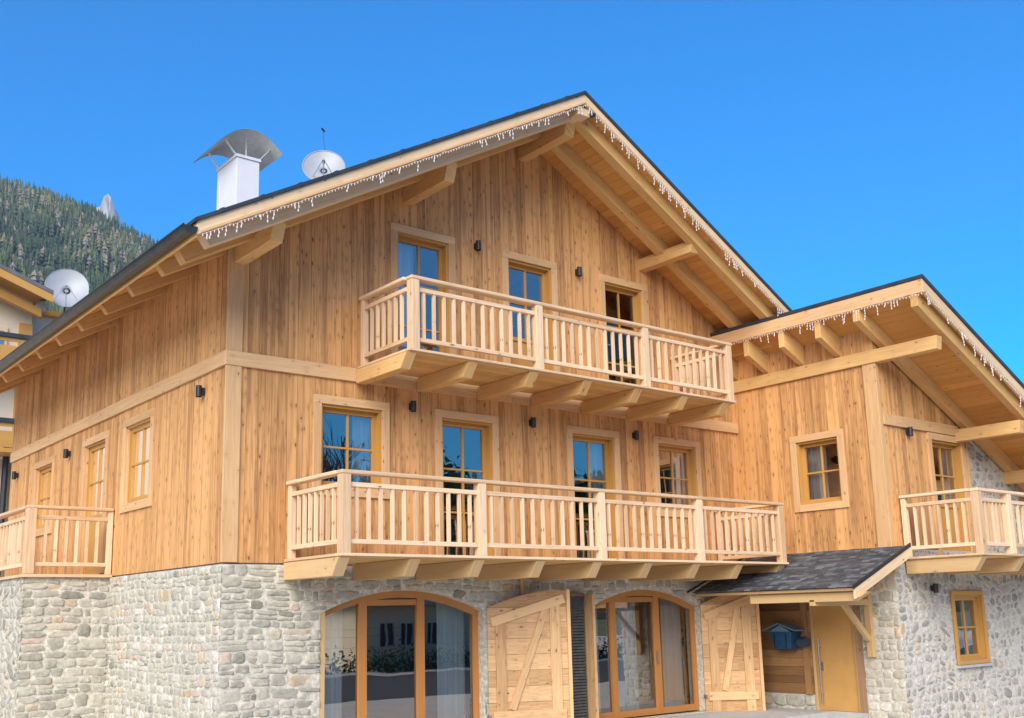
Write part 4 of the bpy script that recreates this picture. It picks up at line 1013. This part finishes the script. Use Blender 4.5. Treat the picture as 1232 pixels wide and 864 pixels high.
# ================================================================== MOUNTAINS
D2R = math.pi/180
def crest(az):     # crest elevation angle (deg) at azimuth az (deg from +y to +x)
    tab = [(-180, 10), (-120, 9), (-60, 14), (-20, 24), (0, 23), (12.4, 21.4), (14.8, 21.0), (16.9, 20.5), (18.4, 19.85), (20.3, 19.1), (30, 13.5), (45, 8), (60, 5), (65, 4), (90, 7), (120, 6.8), (150, 7.4), (180, 8)]
    for (a, e), (b, f) in zip(tab[:-1], tab[1:]):
        if a <= az <= b: return e+(f-e)*(az-a)/(b-a)
    return 8
CAM = V(-5.87, -13.119, 1.971)
def hnoise(a, b):
    return (math.sin(a*.013+b*.007)+math.sin(a*.029-b*.017+1.3)*.6+math.sin(a*.06+b*.051+2.1)*.35+math.sin(b*.08-a*.023)*.3)
def terr(az, t):
    """t 0..1 from foot to crest, >1 behind"""
    d0, d1 = 380., 1500.
    if t <= 1: d = d0+(d1-d0)*t; z = (t**1.15)*d1*math.tan(crest(az)*D2R)
    else: d = d1+(t-1)*900; z = d1*math.tan(crest(az)*D2R)*(1-(t-1)*1.2)
    x, y = CAM[0]+d*math.sin(az*D2R), CAM[1]+d*math.cos(az*D2R)
    z += hnoise(x, y)*13*math.sin(min(1, t)*math.pi)
    return V(x, y, z-3 if t > 0 else -3)
mm = MB(); azs = np.arange(-180, 180.1, 3); ts = list(np.linspace(0, 1, 15))+[1.3, 1.8]
verts = [terr(a, t) for a in azs for t in ts]; nT = len(ts); fs = []
for i in range(len(azs)-1):
    for j in range(nT-1): fs.append((i*nT+j, (i+1)*nT+j, (i+1)*nT+j+1, i*nT+j+1)[::-1])
mm.raw(verts, fs, [.5]*len(fs))
def hill_mat():
    m, nt, b = new_mat("hillside"); ge = N(nt, "ShaderNodeNewGeometry")
    n = N(nt, "ShaderNodeTexNoise"); n.inputs['Scale'].default_value = .02; n.inputs['Detail'].default_value = 10; nt.links.new(ge.outputs['Position'], n.inputs['Vector'])
    nt.links.new(ramp(nt, n.outputs[0], [(.35, (.04, .06, .03)), (.5, (.08, .085, .05)), (.65, (.14, .12, .08))]), b.inputs['Base Color']); b.inputs['Roughness'].default_value = .95; b.inputs['Specular IOR Level'].default_value = 0
    return m
tag(mm.build('hills', hill_mat(), smooth=True, origin=(0, 0, 0)), kind='structure')
# forest on the hillside: conifers and bare larches, one mass
def forest():
    R = np.random.default_rng(3); vs = []; fs = []; tn = []; base = 0
    def place(n, a0, a1, t0, t1, sc=1):
        nonlocal base
        for _ in range(n):
            az = R.uniform(a0, a1); t = t0+(t1-t0)*R.random()**.8; p = terr(az, t)
            patch = hnoise(p[0]*1.7+300, p[1]*1.7-90)
            if patch > 1.25 and R.random() < .8: continue
            kind = R.random() < .26+.22*patch*.5
            h = R.uniform(7, 23)*sc*(1.0 if not kind else .85); w = h*R.uniform(.17, .24)*(1.2 if kind else 1)
            tone = (R.uniform(.62, 1.) if kind else min(.56, max(0, R.uniform(0, .42)+.13*patch)))  # patch lifts the conifer tone: sunlit areas painted into the colour
            seg = 6; layers = ((0.04, 1.0, .42), (.28, .78, .68), (.52, .5, 1.0)) if not kind else ((.10, .8, .5), (.3, 1.0, .75), (.55, .75, .95))
            for (zb, rr, zt) in layers:
                ph = R.uniform(0, 6.28); ring = []
                for k in range(seg):
                    a = ph+2*math.pi*k/seg; r = w*rr*(1 if k % 2 else .68)*R.uniform(.85, 1.15)
                    ring.append((p[0]+r*math.cos(a), p[1]+r*math.sin(a), p[2]+h*zb-(0 if k % 2 else -h*.05)))
                vs.extend(ring); vs.append((p[0]+R.uniform(-.3, .3), p[1]+R.uniform(-.3, .3), p[2]+h*zt))
                for k in range(seg): fs.append((base+k, base+(k+1) % seg, base+seg)); tn.append(min(1, max(0, tone+R.uniform(-.06, .06))))
                base += seg+1
    place(9000, 8, 24, .25, 1.0); place(500, 8, 24, .97, 1.02)
    place(1500, 24, 50, .3, 1.0); place(1500, 110, 165, .2, 1.0, 1.3); place(700, -10, 8, .3, 1.0)
    mb = MB(); mb.v = [np.array(v) for v in vs]; mb.n = len(vs); mb.f = fs; mb.t = tn; mb.uv = [(0, 0)]*(3*len(fs)); return mb
M['forest'] = tone_mat("forest", [(0, (.045, .066, .024)), (.35, (.085, .11, .038)), (.55, (.14, .15, .055)), (.62, (.17, .14, .07)), (.8, (.19, .15, .10)), (1, (.22, .19, .15))])
tag(forest().build('forest', 'forest', origin=(0, 0, 0)), 'dense conifer and bare larch forest covering the mountainside on the left', 'forest', kind='stuff')
# rock pinnacle beyond the ridge
pk = MB(); dist = 2600; R = random.Random(5)
def azp(az, el, d): return CAM+V(d*math.sin(az*D2R), d*math.cos(az*D2R), d*math.tan(el*D2R))
prof = [(16.9, 20.1, 0), (17.15, 20.75, 0), (17.35, 20.85, 0), (17.5, 21.35, 0), (17.7, 21.5, 0), (17.85, 21.35, 0), (18.05, 20.85, 0), (18.3, 20.5, 0), (18.7, 19.6, 0)]
nl = 9; gv = []
for i, (a, e, _) in enumerate(prof):
    for j in range(nl):
        s = j/(nl-1); el = e-(e-16.0)*s; d = dist-260*s+R.uniform(-14, 14); gv.append(azp(a+R.uniform(-.03, .03)*(j > 0), el, d))
top = len(gv)
for i, (a, e, _) in enumerate(prof):
    gv.append(azp(a, 16., dist+200))
fs = []
for i in range(len(prof)-1):
    for j in range(nl-1): fs.append((i*nl+j, i*nl+j+1, (i+1)*nl+j+1, (i+1)*nl+j))
    fs.append((i*nl, (i+1)*nl, top+i+1, top+i))
pk.raw(gv, fs, [.5]*len(fs)); tag(pk.build('rock_peak', plain("pale_rock", (.30, .28, .26), .95, var=.35, scale=.03, bump=0), origin=(0, 0, 0)), kind='structure')

# ================================================================== HAZE
hz = MB(); hz.box((-2700, -2700, -4.5), (2700, 2900, 1080)); 
hm = bpy.data.materials.new("haze"); hm.use_nodes = True; hn = hm.node_tree; hn.nodes.clear()
pv = hn.nodes.new("ShaderNodeVolumePrincipled"); pv.inputs['Density'].default_value = .00014; pv.inputs['Color'].default_value = (.46, .60, .90, 1); pv.inputs['Anisotropy'].default_value = .2
om = hn.nodes.new("ShaderNodeOutputMaterial"); hn.links.new(pv.outputs[0], om.inputs['Volume'])
HZ = hz.build('haze', hm, origin=(0, 0, 0)); tag(HZ, 'thin bluish air between the house and the mountainside', 'haze', kind='stuff')
